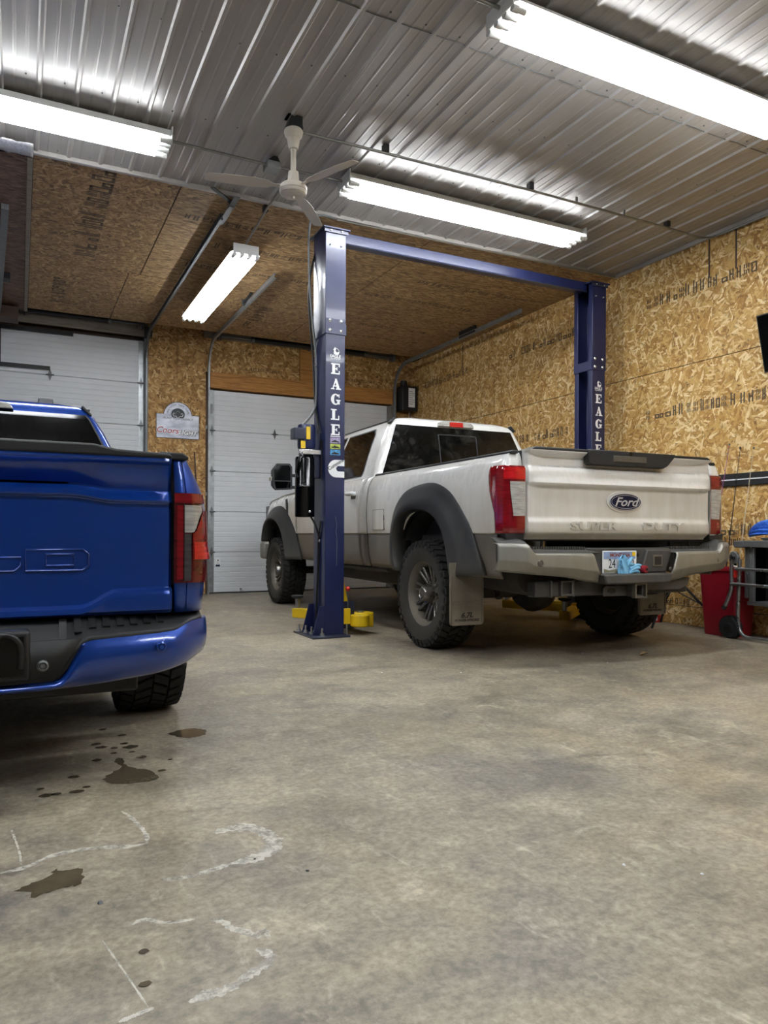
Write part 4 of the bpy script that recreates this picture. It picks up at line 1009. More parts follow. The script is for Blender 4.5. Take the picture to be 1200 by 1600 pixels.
MB().lathe([(.0, .012), (.012, .010), (.014, 0)], (X0-.02, Yb, .655), (-1, 0, 0), 10).build('pivot_bolt', 'black', t)
MB().bar((X0-.03, Yb-.012, .62), (X0-.03, Yb-.005, .54), .016, .03, (1, 0, 0)).build('red_latch', 'red', t)
wh = MB().lathe([(.03, -.03), (.085, -.032), (.097, -.02), (.098, .02), (.085, .032), (.03, .03)], (X0-.01, Yb+.055, .098), (1, 0, 0), 28).build('wheel', 'black_rubber', t, smooth=40)
b = MB()
for k in range(26):
    a = 2*pi*k/26; c = Vector((X0-.01, Yb+.055+.098*cos(a), .098+.098*sin(a)))
    if c.z < .012: continue
    R = Matrix.Translation(c) @ Matrix.Rotation(a, 4, 'X'); b.box(-.028, -.004, -.008, -.003, .004, .008, R); b.box(.003, -.004, -.002, .028, .004, .012, R)
b.build('wheel_tread', 'black_rubber', wh, kind='stuff', merge=False)
MB().lathe([(.0, .012), (.02, .012), (.045, .004), (.05, 0)], (X0-.04, Yb+.055, .098), (-1, 0, 0), 20).build('wheel_hub', 'black', wh, smooth=40)
P = spline([(X0+.02, 3.99, .30), (X0+.0, 4.02, .24), (X0+.01, 3.99, .19), (X0+.04, 3.95, .18)], 14)
MB().tube([tuple(p) for p in P], .008, 8).build('hook', 'tube_silver', t)

# blue ridged cloth bundle and tray on the saw table
def ribbed():
    t_ = NT('ridged_blue'); co = t_.coord(); v = t_.noise(co, 40, 3); t_.col(t_.ramp(v, [(0.3, C('#1f55b8')), (0.7, C('#4f8de8'))])); t_.set(.55); return t_.m
M['ridged_blue'] = ribbed()
b = MB(); c = Vector((5.76, 4.12, .890)); nr, nc = 60, 18
def dome(u, v):
    a = pi * v; s = sin(a)
    rad = 1 + .10*sin(u*2*pi*24)
    ph = 2*pi*u
    return c + Vector((.10*sin(a)*cos(ph)*rad, -.20*cos(a) , .0)) + Vector((0, 0, (.115*s*abs(sin(ph))**.8*(1 if sin(ph) > 0 else -.05))*rad + .03*sin(pi*v)))
b.grid(lin(0, 1, 193), lin(0.02, .98, nc), dome)
tag(b.build('cloth_bundle', 'ridged_blue', smooth=50), 'blue ridged cloth bundle lying on a small tray on the table saw', 'cloth')
tr = thing('tray', (5.78, 4.02, .862), 'small pale tray under the blue ridged cloth on the table saw', 'tray')
MB().loft([rr_ring(5.79, 4.0, .10, .16, .03, .864), rr_ring(5.79, 4.0, .12, .18, .04, .885), rr_ring(5.79, 4.0, .115, .175, .04, .886), rr_ring(5.79, 4.0, .095, .155, .03, .868)]).build('dish', 'galv', tr, smooth=40)
for y in (4.14, 3.86): MB().box(5.70, y-.012, .862, 5.73, y+.012, .884).build('foot', 'black', tr)

# ---------------------------------------------------------------- pickup building blocks (truck-local: x right, y forward, z up)
def mirrored(fn):
    for s in (-1, 1): fn(s)
def curtain(cols, levels, fn):
    """cols = [(key, zbottom, ztop)], clipped to the height levels; fn(key, z) -> point"""
    b = MB(); nv = len(levels)
    vs = [fn(k, min(max(l, zb), zt)) for k, zb, zt in cols for l in levels]
    fs = []
    for i in range(len(cols) - 1):
        for j in range(nv - 1):
            q = (i*nv+j, (i+1)*nv+j, (i+1)*nv+j+1, i*nv+j+1)
            P = [vs[k] for k in q]
            if ((P[1]-P[0]).cross(P[3]-P[0]).length + (P[3]-P[2]).cross(P[1]-P[2]).length) > 1e-9: fs.append(q)
    return b.add(vs, fs)

def make_wheel(root, x, y, r, w, side, rim_r, mt_t='tire', mt_r='rim_dusty', mt_s='spoke', nsp=8, lug=True, name='wheel'):
    """side = -1: outer face towards -x"""
    ax = (side, 0, 0); O = Vector((x, y, r)); h = w/2
    # barrel of the rim is the wheel itself
    rim = MB().lathe([(rim_r*.93, -h*.75), (rim_r*.86, -h*.4), (rim_r*.82, h*.0), (rim_r*.86, h*.5), (rim_r*.95, h*.78), (rim_r*1.0, h*.84), (rim_r*1.03, h*.82), (rim_r*1.0, h*.70), (rim_r*.9, h*.3), (rim_r*.88, -h*.7)], O, ax, 40, True).build(name, mt_r, root, smooth=40)
    tr = r - .022 if lug else r
    prof = [(rim_r*.97, -h*.80), (rim_r*1.12, -h*.95), (lerp(rim_r, tr, .55), -h*1.0), (lerp(rim_r, tr, .85), -h*.97), (tr*.985, -h*.86), (tr, -h*.6), (tr, h*.6), (tr*.985, h*.86), (lerp(rim_r, tr, .85), h*.97), (lerp(rim_r, tr, .55), h*1.0), (rim_r*1.12, h*.95), (rim_r*.99, h*.84), (rim_r*.97, h*.6), (rim_r*.95, -h*.6)]
    tire = MB().lathe(prof, O, ax, 56, True).build('tire', mt_t, rim, smooth=50)
    b = MB(); rr_ = random.Random(2)
    u = Vector((0, 1, 0)); v = Vector((0, 0, 1)); axv = Vector(ax)
    n = 38
    for k in range(n):
        for row, (w0, w1, da) in enumerate(((-.98, -.62, 0), (-.56, -.08, .5), (-.02, .44, 0.1), (.50, .98, .55))):
            a = 2*pi*(k + da)/n; hw = .36*2*pi/n
            skew = (.35, -.5, .5, -.35)[row]*2*pi/n
            vs = []
            for rad in (tr - .012, r):
                for (ww, aa) in ((w0, a-hw-skew/2), (w1, a-hw+skew/2), (w1, a+hw+skew/2), (w0, a+hw-skew/2)):
                    f = 1.0 if abs(ww) < .7 else .975
                    R_ = rad*f if rad == r else rad*.98
                    if rad == r: ww *= .985
                    vs.append(O + axv*(ww*h) + (u*cos(aa) + v*sin(aa))*R_)
            b.add(vs, [(0,1,2,3),(7,6,5,4),(0,4,5,1),(1,5,6,2),(2,6,7,3),(3,7,4,0)])
        # side biters on the shoulder
        for sd in (-1, 1):
            a = 2*pi*(k+.3)/n; hw = .25*2*pi/n; vs = []
            for off in (.955, 1.03):
                for R_, aa in ((tr*.90, a-hw), (tr*.965, a-hw), (tr*.965, a+hw), (tr*.90, a+hw)):
                    vs.append(O + axv*(sd*off*h*.985) + (u*cos(aa) + v*sin(aa))*R_)
            b.add(vs, [(0,1,2,3),(7,6,5,4),(0,4,5,1),(1,5,6,2),(2,6,7,3),(3,7,4,0)])
    if lug: b.build('tread', 'tire_tread' if mt_t == 'tire' else mt_t, rim, kind='stuff', merge=False)
    # face: spokes in pairs, hub and cap
    fx = h*.10
    MB().lathe([(rim_r*.22, fx-.02), (rim_r*.42, fx-.005), (rim_r*.42, fx+.012), (rim_r*.26, fx+.03), (0, fx+.03)], O, ax, 30).build('hub', mt_r, rim, smooth=40)
    MB().lathe([(rim_r*.25, fx+.02), (rim_r*.25, fx+.05), (rim_r*.235, fx+.105), (rim_r*.19, fx+.118), (rim_r*.17, fx+.110), (0, fx+.112)], O, ax, 28).build('hub_cap', mt_s, rim, smooth=40)
    for k in range(nsp):
        for dd in (-.085, .085):
            a = 2*pi*(k+.25)/nsp + dd*2.2; a2 = 2*pi*(k+.25)/nsp + dd*1.6
            p0 = O + axv*(fx+.012) + (u*cos(a)+v*sin(a))*rim_r*.36
            p1 = O + axv*(h*.42) + (u*cos(a2)+v*sin(a2))*rim_r*.89
            MB().bar(p0, p1, rim_r*.095, .030, axv).build('spoke', mt_s, rim, bevel=.006)
    b = MB()
    for k in range(8):
        a = 2*pi*k/8; q = O + axv*(fx+.012) + (u*cos(a)+v*sin(a))*rim_r*.335
        b.cyl(q, q + axv*.032, .011, 6)
    b.build('lug_nuts', mt_s, rim, merge=False)
    MB().lathe([(0, -.03), (rim_r*.8, -.03), (rim_r*.8, -.045), (0, -.045)], O, ax, 24).build('brake_disc', 'under_dark', rim)
    return rim

def ring_rect(y0, y1, hw, z, r, n=5, crown=0.0):
    P = []
    for sx, cy, a0 in ((1, y1, 0), (-1, y1, pi/2), (-1, y0, pi), (1, y0, 1.5*pi)):
        for k in range(n):
            a = a0 + pi/2*k/(n-1); sy = 1 if cy == y1 else -1
            P.append(Vector((sx*(hw-r) + r*cos(a), (cy - sy*r) + r*sin(a), z)))
    return P
def flare_loft(inner, outer, x_in, x_edge, x_out, side, n=40):
    I = spline([(0, y, z) for y, z in inner], n); O_ = spline([(0, y, z) for y, z in outer], n)
    prof = [(0.0, x_in), (0.0, x_edge-.012), (.04, x_edge), (.14, x_edge+.004), (.45, lerp(x_edge, x_out, .30)), (.8, lerp(x_edge, x_out, .75)), (.97, x_out+.014), (1.0, x_out+.008), (1.0, x_out-.02)]
    b = MB(); b.grid(range(n), prof, lambda i, p: Vector((side*p[1], lerp(I[int(i)].y, O_[int(i)].y, p[0]), lerp(I[int(i)].z, O_[int(i)].z, p[0]))))
    return b

# ---------------------------------------------------------------- white pickup
wt = thing('pickup_truck', (3.941, 5.05, 0), 'dirty white crew-cab pickup with dark grey flares parked under the lift', 'pickup truck', rotz=-0.028, local=True)
SX = [(.58, .97), (.64, .995), (.70, 1.012), (.80, 1.022), (.895, 1.026), (.903, 1.022), (.915, 1.034), (1.05, 1.042), (1.15, 1.043), (1.26, 1.036), (1.34, 1.02), (1.40, 1.0), (1.44, .975), (1.46, .945)]
sx = lambda z: interp(z, SX)
RT = -1.085            # plane of the tail
def arch(y, c, half=.53, top=1.11, base=.60):
    d = abs(y - c)
    if d >= half: return 0
    return base + (top-base) * (1 - (d/half)**2.6) ** (1/2.6)
UP = [.906, .915, .95, 1.05, 1.15, 1.22, 1.28, 1.34, 1.38, 1.41, 1.435, 1.45, 1.462]
LOW = [.60, .64, .68, .74, .80, .86, .895, .905]
# path of the bed side seen from above: tail face, rounded corner, side
def bed_path():
    P = [((.872, RT), (0, -1)), ((.92, RT), (0, -1)), ((.955, RT+.004), (.2, -.98))]
    for k in range(1, 6):
        a = -pi/2 + pi/2*k/6; P.append(((1.043-.085+.085*cos(a), RT+.085+.085*sin(a)), (cos(a), sin(a))))
    y = RT + .085
    while y < 1.165: P.append(((1.043, y), (1, 0))); y += .035
    P.append(((1.043, 1.165), (1, 0))); return P
BP = bed_path()
def side_pt(s):
    def fn(k, z):
        (x, y), (nx, ny) = k; ins = 1.043 - sx(z)
        return Vector((s*(x - nx*ins), y - ny*ins*.5, z))
    return fn
for s in (-1, 1):
    cols = [(k, max(.906, arch(k[0][1], -.05)), 1.462) for k in BP]
    curtain(cols, UP, side_pt(s)).build('bed_side', 'white_truck', wt, smooth=35, solid=.012 if s < 0 else -.012)
    for seg in (lambda y: -1.01 < y < -.3, lambda y: y > .2):
        cols = [(k, max(.60, arch(k[0][1], -.05)), .905) for k in BP if seg(k[0][1]) and k[1] != (0, -1) and arch(k[0][1], -.05) < .90]
        curtain(cols, LOW, side_pt(s)).build('lower_panel', 'stone_lower', wt, smooth=35, solid=.012 if s < 0 else -.012)
    # cap along the bed rail, inner wall, wheel tub
    MB().prism([(.90, 1.452), (.955, 1.452), (.958, 1.464), (.945, 1.474), (.90, 1.474)], lambda a, b, d: Vector((s*a, d, b)), RT+.02, 1.165).build('bed_rail_cap', 'cap_black', wt, bevel=.004)
    MB().box(min(s*.80, s*.82), RT+.02, .88, max(s*.80, s*.82), 1.15, 1.46).build('bed_inner_wall', 'dusty_black', wt)
    MB().box(min(s*.55, s*.985), -.52, .62, max(s*.55, s*.985), .45, 1.13).add([], []).build('wheel_tub', 'under_dark', wt) if False else None
    # flares
    inn = [(.36, .60), (.42, .76), (.415, .90), (.33, 1.035), (.16, 1.09), (-.03, 1.097), (-.22, 1.06), (-.38, .95), (-.46, .80), (-.515, .60)]
    out = [(.635, .62), (.665, .80), (.64, .97), (.54, 1.15), (.35, 1.265), (.05, 1.31), (-.2, 1.295), (-.46, 1.185), (-.66, .99), (-.78, .78), (-.86, .62)]
    flare_loft(inn, out, .95, 1.125, 1.030, s).build('fender_flare', 'flare_grey', wt, smooth=40, solid=-.008*s)
    inn_f = [(y + 4.06, z) for y, z in [(.42, .80), (.40, .90), (.31, 1.02), (.15, 1.08), (-.03, 1.09), (-.22, 1.05), (-.40, .95), (-.52, .80), (-.62, .60)]]
    out_f = [(y + 4.06, z) for y, z in [(.62, .84), (.60, .98), (.50, 1.14), (.30, 1.23), (.05, 1.265), (-.2, 1.25), (-.46, 1.15), (-.68, .98), (-.82, .78), (-.92, .60)]]
    flare_loft(inn_f, out_f, .95, 1.135, 1.030, s).build('fender_flare', 'flare_grey', wt, smooth=40, solid=-.008*s)
    # wheel-well liners
    for cy in (-.05, 4.04):
        b = MB(); b.grid(lin(0, pi, 15), (.52, 1.015), lambda a, x: Vector((s*x, cy+.525*cos(a), .60+.50*sin(a)**.8)))
        b.grid((cy-.53, cy+.53), (.55, 1.12), lambda y, z: Vector((s*.52, y, z)))
        b.build('wheel_liner', 'under_dark', wt, smooth=40)
# front structure of the bed, floor, tail panel behind the gate
MB().box(-.93, 1.12, .62, .93, 1.15, 1.46).build('bed_front', 'white_truck', wt)
MB().box(-.85, RT+.06, .86, .85, 1.13, .90).build('bed_floor', 'dusty_black', wt)

# tailgate as a pressed sheet: height field over the gate
def gate_y(x, z):
    ax = abs(x); y = 0.0
    band = sstep(.86, .79, ax)
    # top spoiler shelf and scooped recess beneath it, running out in slanted ends
    y += .030 * sstep(1.455, 1.475, z)
    sc = sstep(.845, .74 - .10*sstep(1.46, 1.38, z), ax)
    y -= .030 * sc * sstep(1.365, 1.385, z) * sstep(1.46, 1.44, z)
    # belt: swells out above the upper crease, then steps back
    bel = sstep(.845, .76, ax)
    y += .016 * (sstep(1.235, 1.262, z) * sstep(1.375, 1.33, z)) + .004
    y += .022 * bel * sstep(1.228, 1.242, z) * sstep(1.30, 1.248, z)
    # lower shelf: surface kicks out below the lower crease
    low = .32 + .68*sstep(.855, .75, ax)
    y += .028 * low * sstep(1.028, .985, z)
    y -= .055 * sstep(.925, .872, z)
    y -= .03 * sstep(.84, .862, ax)
    # dished ring around the emblem
    return RT - .012 - y
us = sorted(set([round(q, 4) for q in lin(-.862, .862, 60)] + [-.85, .85, -.845, .845]))
zs = [.872, .885, .90, .915, .925, .95, .97, .985, .995, 1.005, 1.015, 1.025, 1.035, 1.06, 1.10, 1.14, 1.18, 1.21, 1.226, 1.231, 1.236, 1.242, 1.25, 1.258, 1.266, 1.28, 1.31, 1.33, 1.345, 1.36, 1.368, 1.376, 1.384, 1.39, 1.41, 1.435, 1.442, 1.45, 1.458, 1.466, 1.475, 1.482]
tg = MB(); tg.grid(us, zs, lambda x, z: Vector((x, gate_y(x, z), z)))
tg.grid(us, (0, 1), lambda x, t_: Vector((x, lerp(gate_y(x, 1.482), RT+.07, t_), 1.482 - .004*t_)))
for e in (-.862, .862): tg.grid(zs, (0, 1), lambda z, t_: Vector((e, lerp(gate_y(e, z), RT+.05, t_), z)))
gate = tg.build('tailgate', 'white_truck', wt, smooth=32)
MB().box(-.868, RT+.032, .885, .868, RT+.06, 1.475).build('gate_inner', 'dusty_black', wt)
gp = lambda a, b, d: Vector((a, d, b))
MB().prism([(-.84, 1.478), (.84, 1.478), (.80, 1.500), (-.80, 1.500)], gp, RT-.048, RT+.06).build('gate_cap', 'cap_black', gate, bevel=.006)
hd = MB().prism([(-.36, 1.405), (-.335, 1.394), (.335, 1.394), (.375, 1.412), (.455, 1.488), (.455, 1.502), (-.365, 1.502), (-.365, 1.47)], gp, RT-.062, RT-.0).build('handle_bezel', 'cap_black', gate, bevel=.008)
MB().box(-.145, RT-.066, 1.423, .165, RT-.058, 1.468).build('handle_recess', 'rim_dusty', gate, bevel=.004)
MB().lathe([(.0, .004), (.014, .003), (.016, 0)], (.02, RT-.062, 1.485), (0, -1, 0), 12).build('camera_lens', 'black_gloss', gate)
MB().box(.005, RT-.064, 1.478, .05, RT-.058, 1.490).build('camera_housing', 'black', gate)
# oval emblem
def oval(rx_, rz_, n=40): return [(rx_*cos(2*pi*k/n), rz_*sin(2*pi*k/n)) for k in range(n)]
EZ = 1.143; EY = RT - .020
MB().prism(oval(.168, .080), lambda a, b, d: Vector((a, d, EZ+b)), EY-.002, EY+.02).build('emblem_seat', 'white_truck', gate, bevel=.004)
MB().prism(oval(.150, .064), lambda a, b, d: Vector((a, d, EZ+b)), EY-.010, EY).build('emblem_rim', 'chrome', gate, bevel=.002)
MB().prism(oval(.142, .057), lambda a, b, d: Vector((a, d, EZ+b)), EY-.0115, EY).build('emblem_field', 'emblem_blue', gate)
b = MB(); P = oval(.133, .049); Q = oval(.130, .046)
b.add([Vector((a, EY-.0122, EZ+c)) for a, c in P] + [Vector((a, EY-.0122, EZ+c)) for a, c in Q], [(i, (i+1) % 40, 40+(i+1) % 40, 40+i) for i in range(40)]); b.build('emblem_line', 'chrome', gate)
text('emblem_script', 'Ford', .088, 'chrome', gate, (.0, EY-.013, EZ-.003), (1, 0, 0), (0, 0, 1), .0008, .38, .0012, xs=1.25)
text('stamped_word', 'SUPER', .074, 'white_truck', gate, (-.30, RT-.0475, .965), (1, 0, 0), (0, -.06, 1), .005, 0, .003, xs=2.0, space=1.02)
text('stamped_word', 'DUTY', .074, 'white_truck', gate, (.345, RT-.0475, .965), (1, 0, 0), (0, -.06, 1), .005, 0, .003, xs=2.0, space=1.02)

# tail lights wrap the corner
def tail_light(s):
    def pathpt(u, g):
        """u: 0 at the gate, 1 on the side"""
        P = [(.868, RT-.012), (.93, RT-.014), (.985, RT-.006), (1.02, RT+.018), (1.045, RT+.06), (1.052, RT+.11), (1.052, RT+.165)]
        f = u * (len(P)-1); i = min(int(f), len(P)-2); t_ = f - i
        x, y = lerp(P[i][0], P[i+1][0], t_), lerp(P[i][1], P[i+1][1], t_)
        return x, y
    zs_ = [.912, .92, .95, 1.0, 1.05, 1.1, 1.15, 1.2, 1.25, 1.30, 1.34, 1.362, 1.368]
    def fn(u, z):
        lim = interp(z, [(.91, .74), (1.05, .78), (1.15, .90), (1.2, .96), (1.30, 1.0), (1.345, .97), (1.368, .90)])
        x, y = pathpt(u*lim, 0); d = .012 * sstep(.905, .93, z) * sstep(1.372, 1.35, z) * sstep(1.0, .93, u)
        n_ = Vector((0, -1, 0)).lerp(Vector((1, 0, 0)), min(1, u*lim)).normalized()
        p = Vector((x, y, z)) + n_*(d-.008); return Vector((s*p.x, p.y, p.z))
    l = MB().grid(lin(0, 1, 24), zs_, fn).build('tail_light', 'lens_red', wt, smooth=50)
    MB().grid(lin(.0, .34, 8), [1.03, 1.05, 1.1, 1.15, 1.2, 1.24, 1.26], lambda u, z: fn(u, z) + Vector((0, -.004, 0))).build('reverse_lens', 'lens_clear', l, smooth=50)
    MB().grid(lin(.0, .50, 8), [1.275, 1.30, 1.33, 1.355], lambda u, z: fn(u, z) + Vector((s*.001, -.004, 0))).build('upper_lens', 'lens_red_bright' if s < 0 else 'lens_red', l, smooth=50)  # left one brighter red: its bright reflection is put into the colour
    MB().grid((.345, .36), lin(.99, 1.27, 5), lambda u, z: fn(u, z) + Vector((0, -.006, 0))).build('lens_rib', 'lens_red_dark', l)
    MB().prism([(.868, .872), (1.01, .872), (1.02, .912), (.868, .912)], lambda a, b, d: Vector((s*a, d, b)), RT-.004, RT+.05).build('corner_gasket', 'cap_black', wt)
mirrored(tail_light)

# bumper: painted wings, black step pad and plate bay
def by(x):
    a = abs(x)
    return -1.22 + .03*(a/.8)**2 + (.0 if a < .90 else .95*(a-.90)**1.35)
WT = [(.385, .776), (.45, .776), (.845, .779), (.862, .790), (.893, .832), (.91, .841), (1.09, .846)]     # top edge against |x|
WB = [(.30, .575), (.41, .576), (.51, .603), (.6, .616), (.80, .634), (1.09, .660)]
def wing(s):
    b = MB(); us_ = [.385, .41, .44, .47, .52, .6, .7, .78, .82, .845, .853, .862, .875, .885, .893, .90, .91, .92, .95, .98, 1.01, 1.04, 1.065, 1.078]
    def fn(u, t_):
        zt, zb = interp(u, WT), interp(u, WB)
        z = lerp(zb, zt, t_)
        uu = u - (.075*(1-t_) * sstep(.46, .385, u))                     # slanted inner edge
        bul = .012*sstep(0, .4, t_) + .004*sin(pi*t_) - .030*max(0, (.40-t_)/.40)**1.0 - .010*sstep(.93, 1.0, t_)
        return Vector((s*uu, by(u) - bul, z))
    b.grid(us_, [0, .1, .2, .3, .37, .40, .43, .55, .7, .85, .93, .97, 1.0], fn)
    b.grid(us_, (0, .5, 1), lambda u, t_: fn(u, 1) + Vector((0, .05*t_, .004*sin(pi*t_))))
    o = b.build('bumper_wing', 'bumper_silver', wt, smooth=38, solid=-.006*s)
    q = fn(.815, .55)
    MB().lathe([(.0, .006), (.010, .006), (.012, .003), (.018, .006), (.024, .002), (.025, -.006)], (q.x, q.y, q.z), (0, -1, 0), 18).build('parking_sensor', 'rim_dusty', o, smooth=30)
mirrored(wing)
def pad(s):
    b = MB(); us_ = [.0, .15, .25, .38, .45, .6, .75, .82, .85, .90, .93, .97, 1.01, 1.045, 1.07]
    def zt(u): return interp(u, WT) + .004 if u >= .385 else .78
    def ptop(u): return interp(u, [(0, .812), (.39, .812), (.83, .818), (.86, .835), (.905, .876), (1.07, .884)])
    b.grid(us_, (0, .25, .5, .75, 1), lambda u, t_: Vector((s*u, (by(u) + .012 if u > .3 else -1.145) + (.16 if u < .86 else .11)*t_**1.3, lerp(zt(u), ptop(u), min(1, t_*1.6)))))
    b.grid([q for q in us_ if q >= .38], (0, 1), lambda u, t_: Vector((s*u, by(u) + .02 - .005*t_, lerp(interp(u, WB)+.03 if u > .3 else .60, zt(u), t_))))
    o = b.build('step_pad', 'dusty_black', wt, smooth=38)
    t2 = MB()
    for k in range(22):
        u = .40 + k*.0195; t2.box(min(s*u, s*(u+.012)), by(u)+.06, .800, max(s*u, s*(u+.012)), by(u)+.17, .822)
    t2.build('tread_rib', 'dusty_black', o, kind='stuff', merge=False)
mirrored(pad)
cb = MB().prism([(-.385, .812), (-.37, .79), (-.30, .60), (-.28, .575), (.29, .575), (.31, .60), (.38, .79), (.39, .812)], gp, -1.155, -1.09).build('plate_bay', 'dusty_black', wt, bevel=.008)
MB().prism([(-.315, .632), (-.295, .575), (-.28, .562), (.29, .562), (.305, .575), (.325, .632)], gp, -1.25, -1.10).build('plate_shelf', 'dusty_black', wt, bevel=.012)
MB().prism([(.08, .635), (.14, .80), (.385, .80), (.32, .635)], gp, -1.185, -1.14).build('bay_panel', 'dusty_black', wt, bevel=.010)
MB().box(.185, -1.196, .678, .275, -1.182, .762).build('socket_frame', 'flap', wt, bevel=.004)
MB().box(.200, -1.199, .691, .260, -1.19, .749).build('socket_hole', 'black', wt)
for x, z in ((-.325, .64), (.335, .66), (.075, .765)):
    MB().lathe([(.0, .006), (.012, .004), (.016, 0)], (x, -1.215 if x != .075 else -1.156, z), (0, -1, 0), 12).build('bay_bolt', 'rim_dusty' if x != .075 else 'black', wt)
# licence plate and what lies on the shelf
lp = MB().box(-.262, -1.172, .634, .050, -1.166, .793).build('licence_plate', 'decal_white', wt, bevel=.004)
M['plate_sky'] = plain('plate_sky', '#8fa4c8', .4, vary=.25, vscale=12); M['plate_red'] = plain('plate_red', '#8a4b33', .5); M['plate_land'] = plain('plate_land', '#8d8a72', .5, vary=.4, vscale=40)
PYy = -1.1732
MB().box(-.252, PYy-.0003, .735, .040, PYy+.001, .787).build('plate_picture', 'plate_sky', lp)
MB().prism([(-.252, .640), (.040, .640), (.040, .652), (-.02, .66), (-.07, .652), (-.14, .665), (-.20, .655), (-.252, .668)], lambda a, b_, d: Vector((a, d, b_)), PYy-.0004, PYy).build('plate_picture', 'plate_land', lp)
text('plate_state', 'MONTANA', .036, 'plate_red', lp, (-.104, PYy-.001, .762), (1, 0, 0), (0, 0, 1), .0004, 0, .0012)
text('plate_number', '24', .092, 'black', lp, (-.178, PYy-.001, .70), (1, 0, 0), (0, 0, 1), .0004, xs=.72)
text('plate_number', '50', .092, 'black', lp, (-.008, PYy-.001, .70), (1, 0, 0), (0, 0, 1), .0004, xs=.72)
MB().box(.008, PYy-.0008, .755, .038, PYy, .785).build('plate_sticker', 'yellow', lp)
# hitch and frame below
def hollow(cx, cz, a, b_, y0, y1, name, mt):
    h = MB()
    for (x0, z0, x1, z1) in ((cx-a, cz-a, cx+a, cz-b_), (cx-a, cz+b_, cx+a, cz+a), (cx-a, cz-b_, cx-b_, cz+b_), (cx+b_, cz-b_, cx+a, cz+b_)): h.box(x0, y0, z0, x1, y1, z1)
    return h.build(name, mt, wt)
HX = .035
hollow(HX, .512, .046, .033, -1.21, -.70, 'hitch_receiver', 'dusty_black')
hollow(HX, .512, .054, .042, -1.235, -1.20, 'receiver_collar', 'rim_dusty')
ch_ = MB().prism([(-.17, .47), (.17, .47), (.17, .53), (.14, .545), (-.15, .545), (-.17, .53)], lambda a, b_, d: Vector((HX-.08+a*1.05, d, b_)), -1.14, -1.128).build('chain_plate', 'dusty_black', wt, bevel=.004)
for x in (-.17, .10): MB().prism(oval(.036, .019, 16), lambda a, b_, d: Vector((HX-.03+x*.9+a, d, .508+b_)), -1.143, -1.13).build('chain_hole', 'black', wt)
MB().box(-.78, -1.10, .475, .62, -1.00, .585).build('hitch_beam', 'under_dark', wt, bevel=.01)
MB().prism([(-.1, .50), (.52, .50), (.60, .53), (.62, .585), (-.1, .585)], gp, -1.13, -1.05).build('bumper_brace', 'dusty_black', wt, bevel=.006)
for x in (-.66, -.47): MB().box(x-.006, -1.12, .475, x+.006, -1.02, .59).build('brace_plate', 'dusty_black', wt)
hollow(-.53, .535, .052, .040, -1.125, -.95, 'brace_socket', 'dusty_black')
for s in (-1, 1):
    MB().box(s*.45-.04, -1.0, .56, s*.45+.04, 4.6, .72).build('frame_rail', 'under_dark', wt, bevel=.01)
    MB().tube([(s*.56, -.62, .60), (s*.56, 0, .46), (s*.56, .75, .60)], .035, 6).build('leaf_spring', 'under_dark', wt)
    MB().tube([(s*.50, -.25, .40), (s*.42, .02, .78)], .030, 8).build('shock_absorber', 'under_dark', wt)
MB().tube([(-.92, 0, .43), (.92, 0, .43)], .055, 12).build('rear_axle', 'under_dark', wt, smooth=50)
MB().lathe([(.05, -.19), (.15, -.12), (.185, 0), (.15, .12), (.05, .19)], (0, -.02, .43), (0, 1, 0), 20).build('differential', 'under_dark', wt, smooth=50)
MB().tube([(-.92, 4.06, .43), (.92, 4.06, .43)], .05, 10).build('front_axle', 'under_dark', wt)
MB().lathe([(.0, -.11), (.27, -.11), (.36, -.08), (.39, 0), (.36, .08), (.27, .11), (0, .11)], (-.02, -.66, .60), (0, .12, 1), 30).build('spare_tire', 'tire', wt, smooth=40)
MB().lathe([(.0, 0), (.11, .01), (.125, .05), (.125, .55), (.11, .6), (0, .61)], (-.70, -.95, .60), (0, 1, .02), 18).build('muffler', 'under_dark', wt, smooth=40)
MB().box(-.75, .8, .42, .75, 3.2, .62).build('underbody', 'under_dark', wt, bevel=.03)
MB().box(-.80, 1.35, .52, -.62, 2.1, .80).build('fuel_tank', 'under_dark', wt, bevel=.03)
MB().tube([(-.93, .90, .575), (-.93, 2.9, .575)], .022, 8).build('side_step', 'under_dark', wt)
MB().tube([(.4, -1.0, .50), (.52, -.7, .46), (.5, 0, .62), (.4, 1.2, .55)], .045, 10).build('exhaust_pipe', 'under_dark', wt)
# mud flaps
for s in (-1, 1):
    y = -.60; xa, xb = (-1.16, -.875) if s < 0 else (.62, .925)
    z0 = .245
    P = [(xa+.025, z0), (xb-.025, z0), (xb-.006, z0+.008), (xb, z0+.03), (xb, .70), (xa, .70), (xa, z0+.03), (xa+.006, z0+.008)]
    fp = MB().prism(P, gp, y-.006, y+.006).build('mud_flap', 'flap', wt, bevel=.003)
    w_ = xb - xa
    for k in range(4): MB().box(xa+.035, y-.009, .355+k*.022, xb-.035, y-.0055, .361+k*.022).build('flap_rib', 'flap', fp)
    MB().box(xa+.012, y-.010, z0+.012, xa+.018, y-.005, .60).build('flap_edge', 'rim_dusty', fp); MB().box(xb-.018, y-.010, z0+.012, xb-.012, y-.005, .60).build('flap_edge', 'rim_dusty', fp)
    text('flap_number', '6.7L', .052, 'black', fp, ((xa+xb)/2, y-.0075, .318), (1, 0, 0), (0, 0, 1), .0006, .25, .0015, xs=1.15)
    text('flap_word', 'POWER STROKE', .024, 'black', fp, ((xa+xb)/2, y-.0075, .282), (1, 0, 0), (0, 0, 1), .0006, .15, .0006, xs=1.15)
# wheels
for s in (-1, 1):
    for y in (0, 4.06): make_wheel(wt, s*.935, y, .432, .30, s, .262)
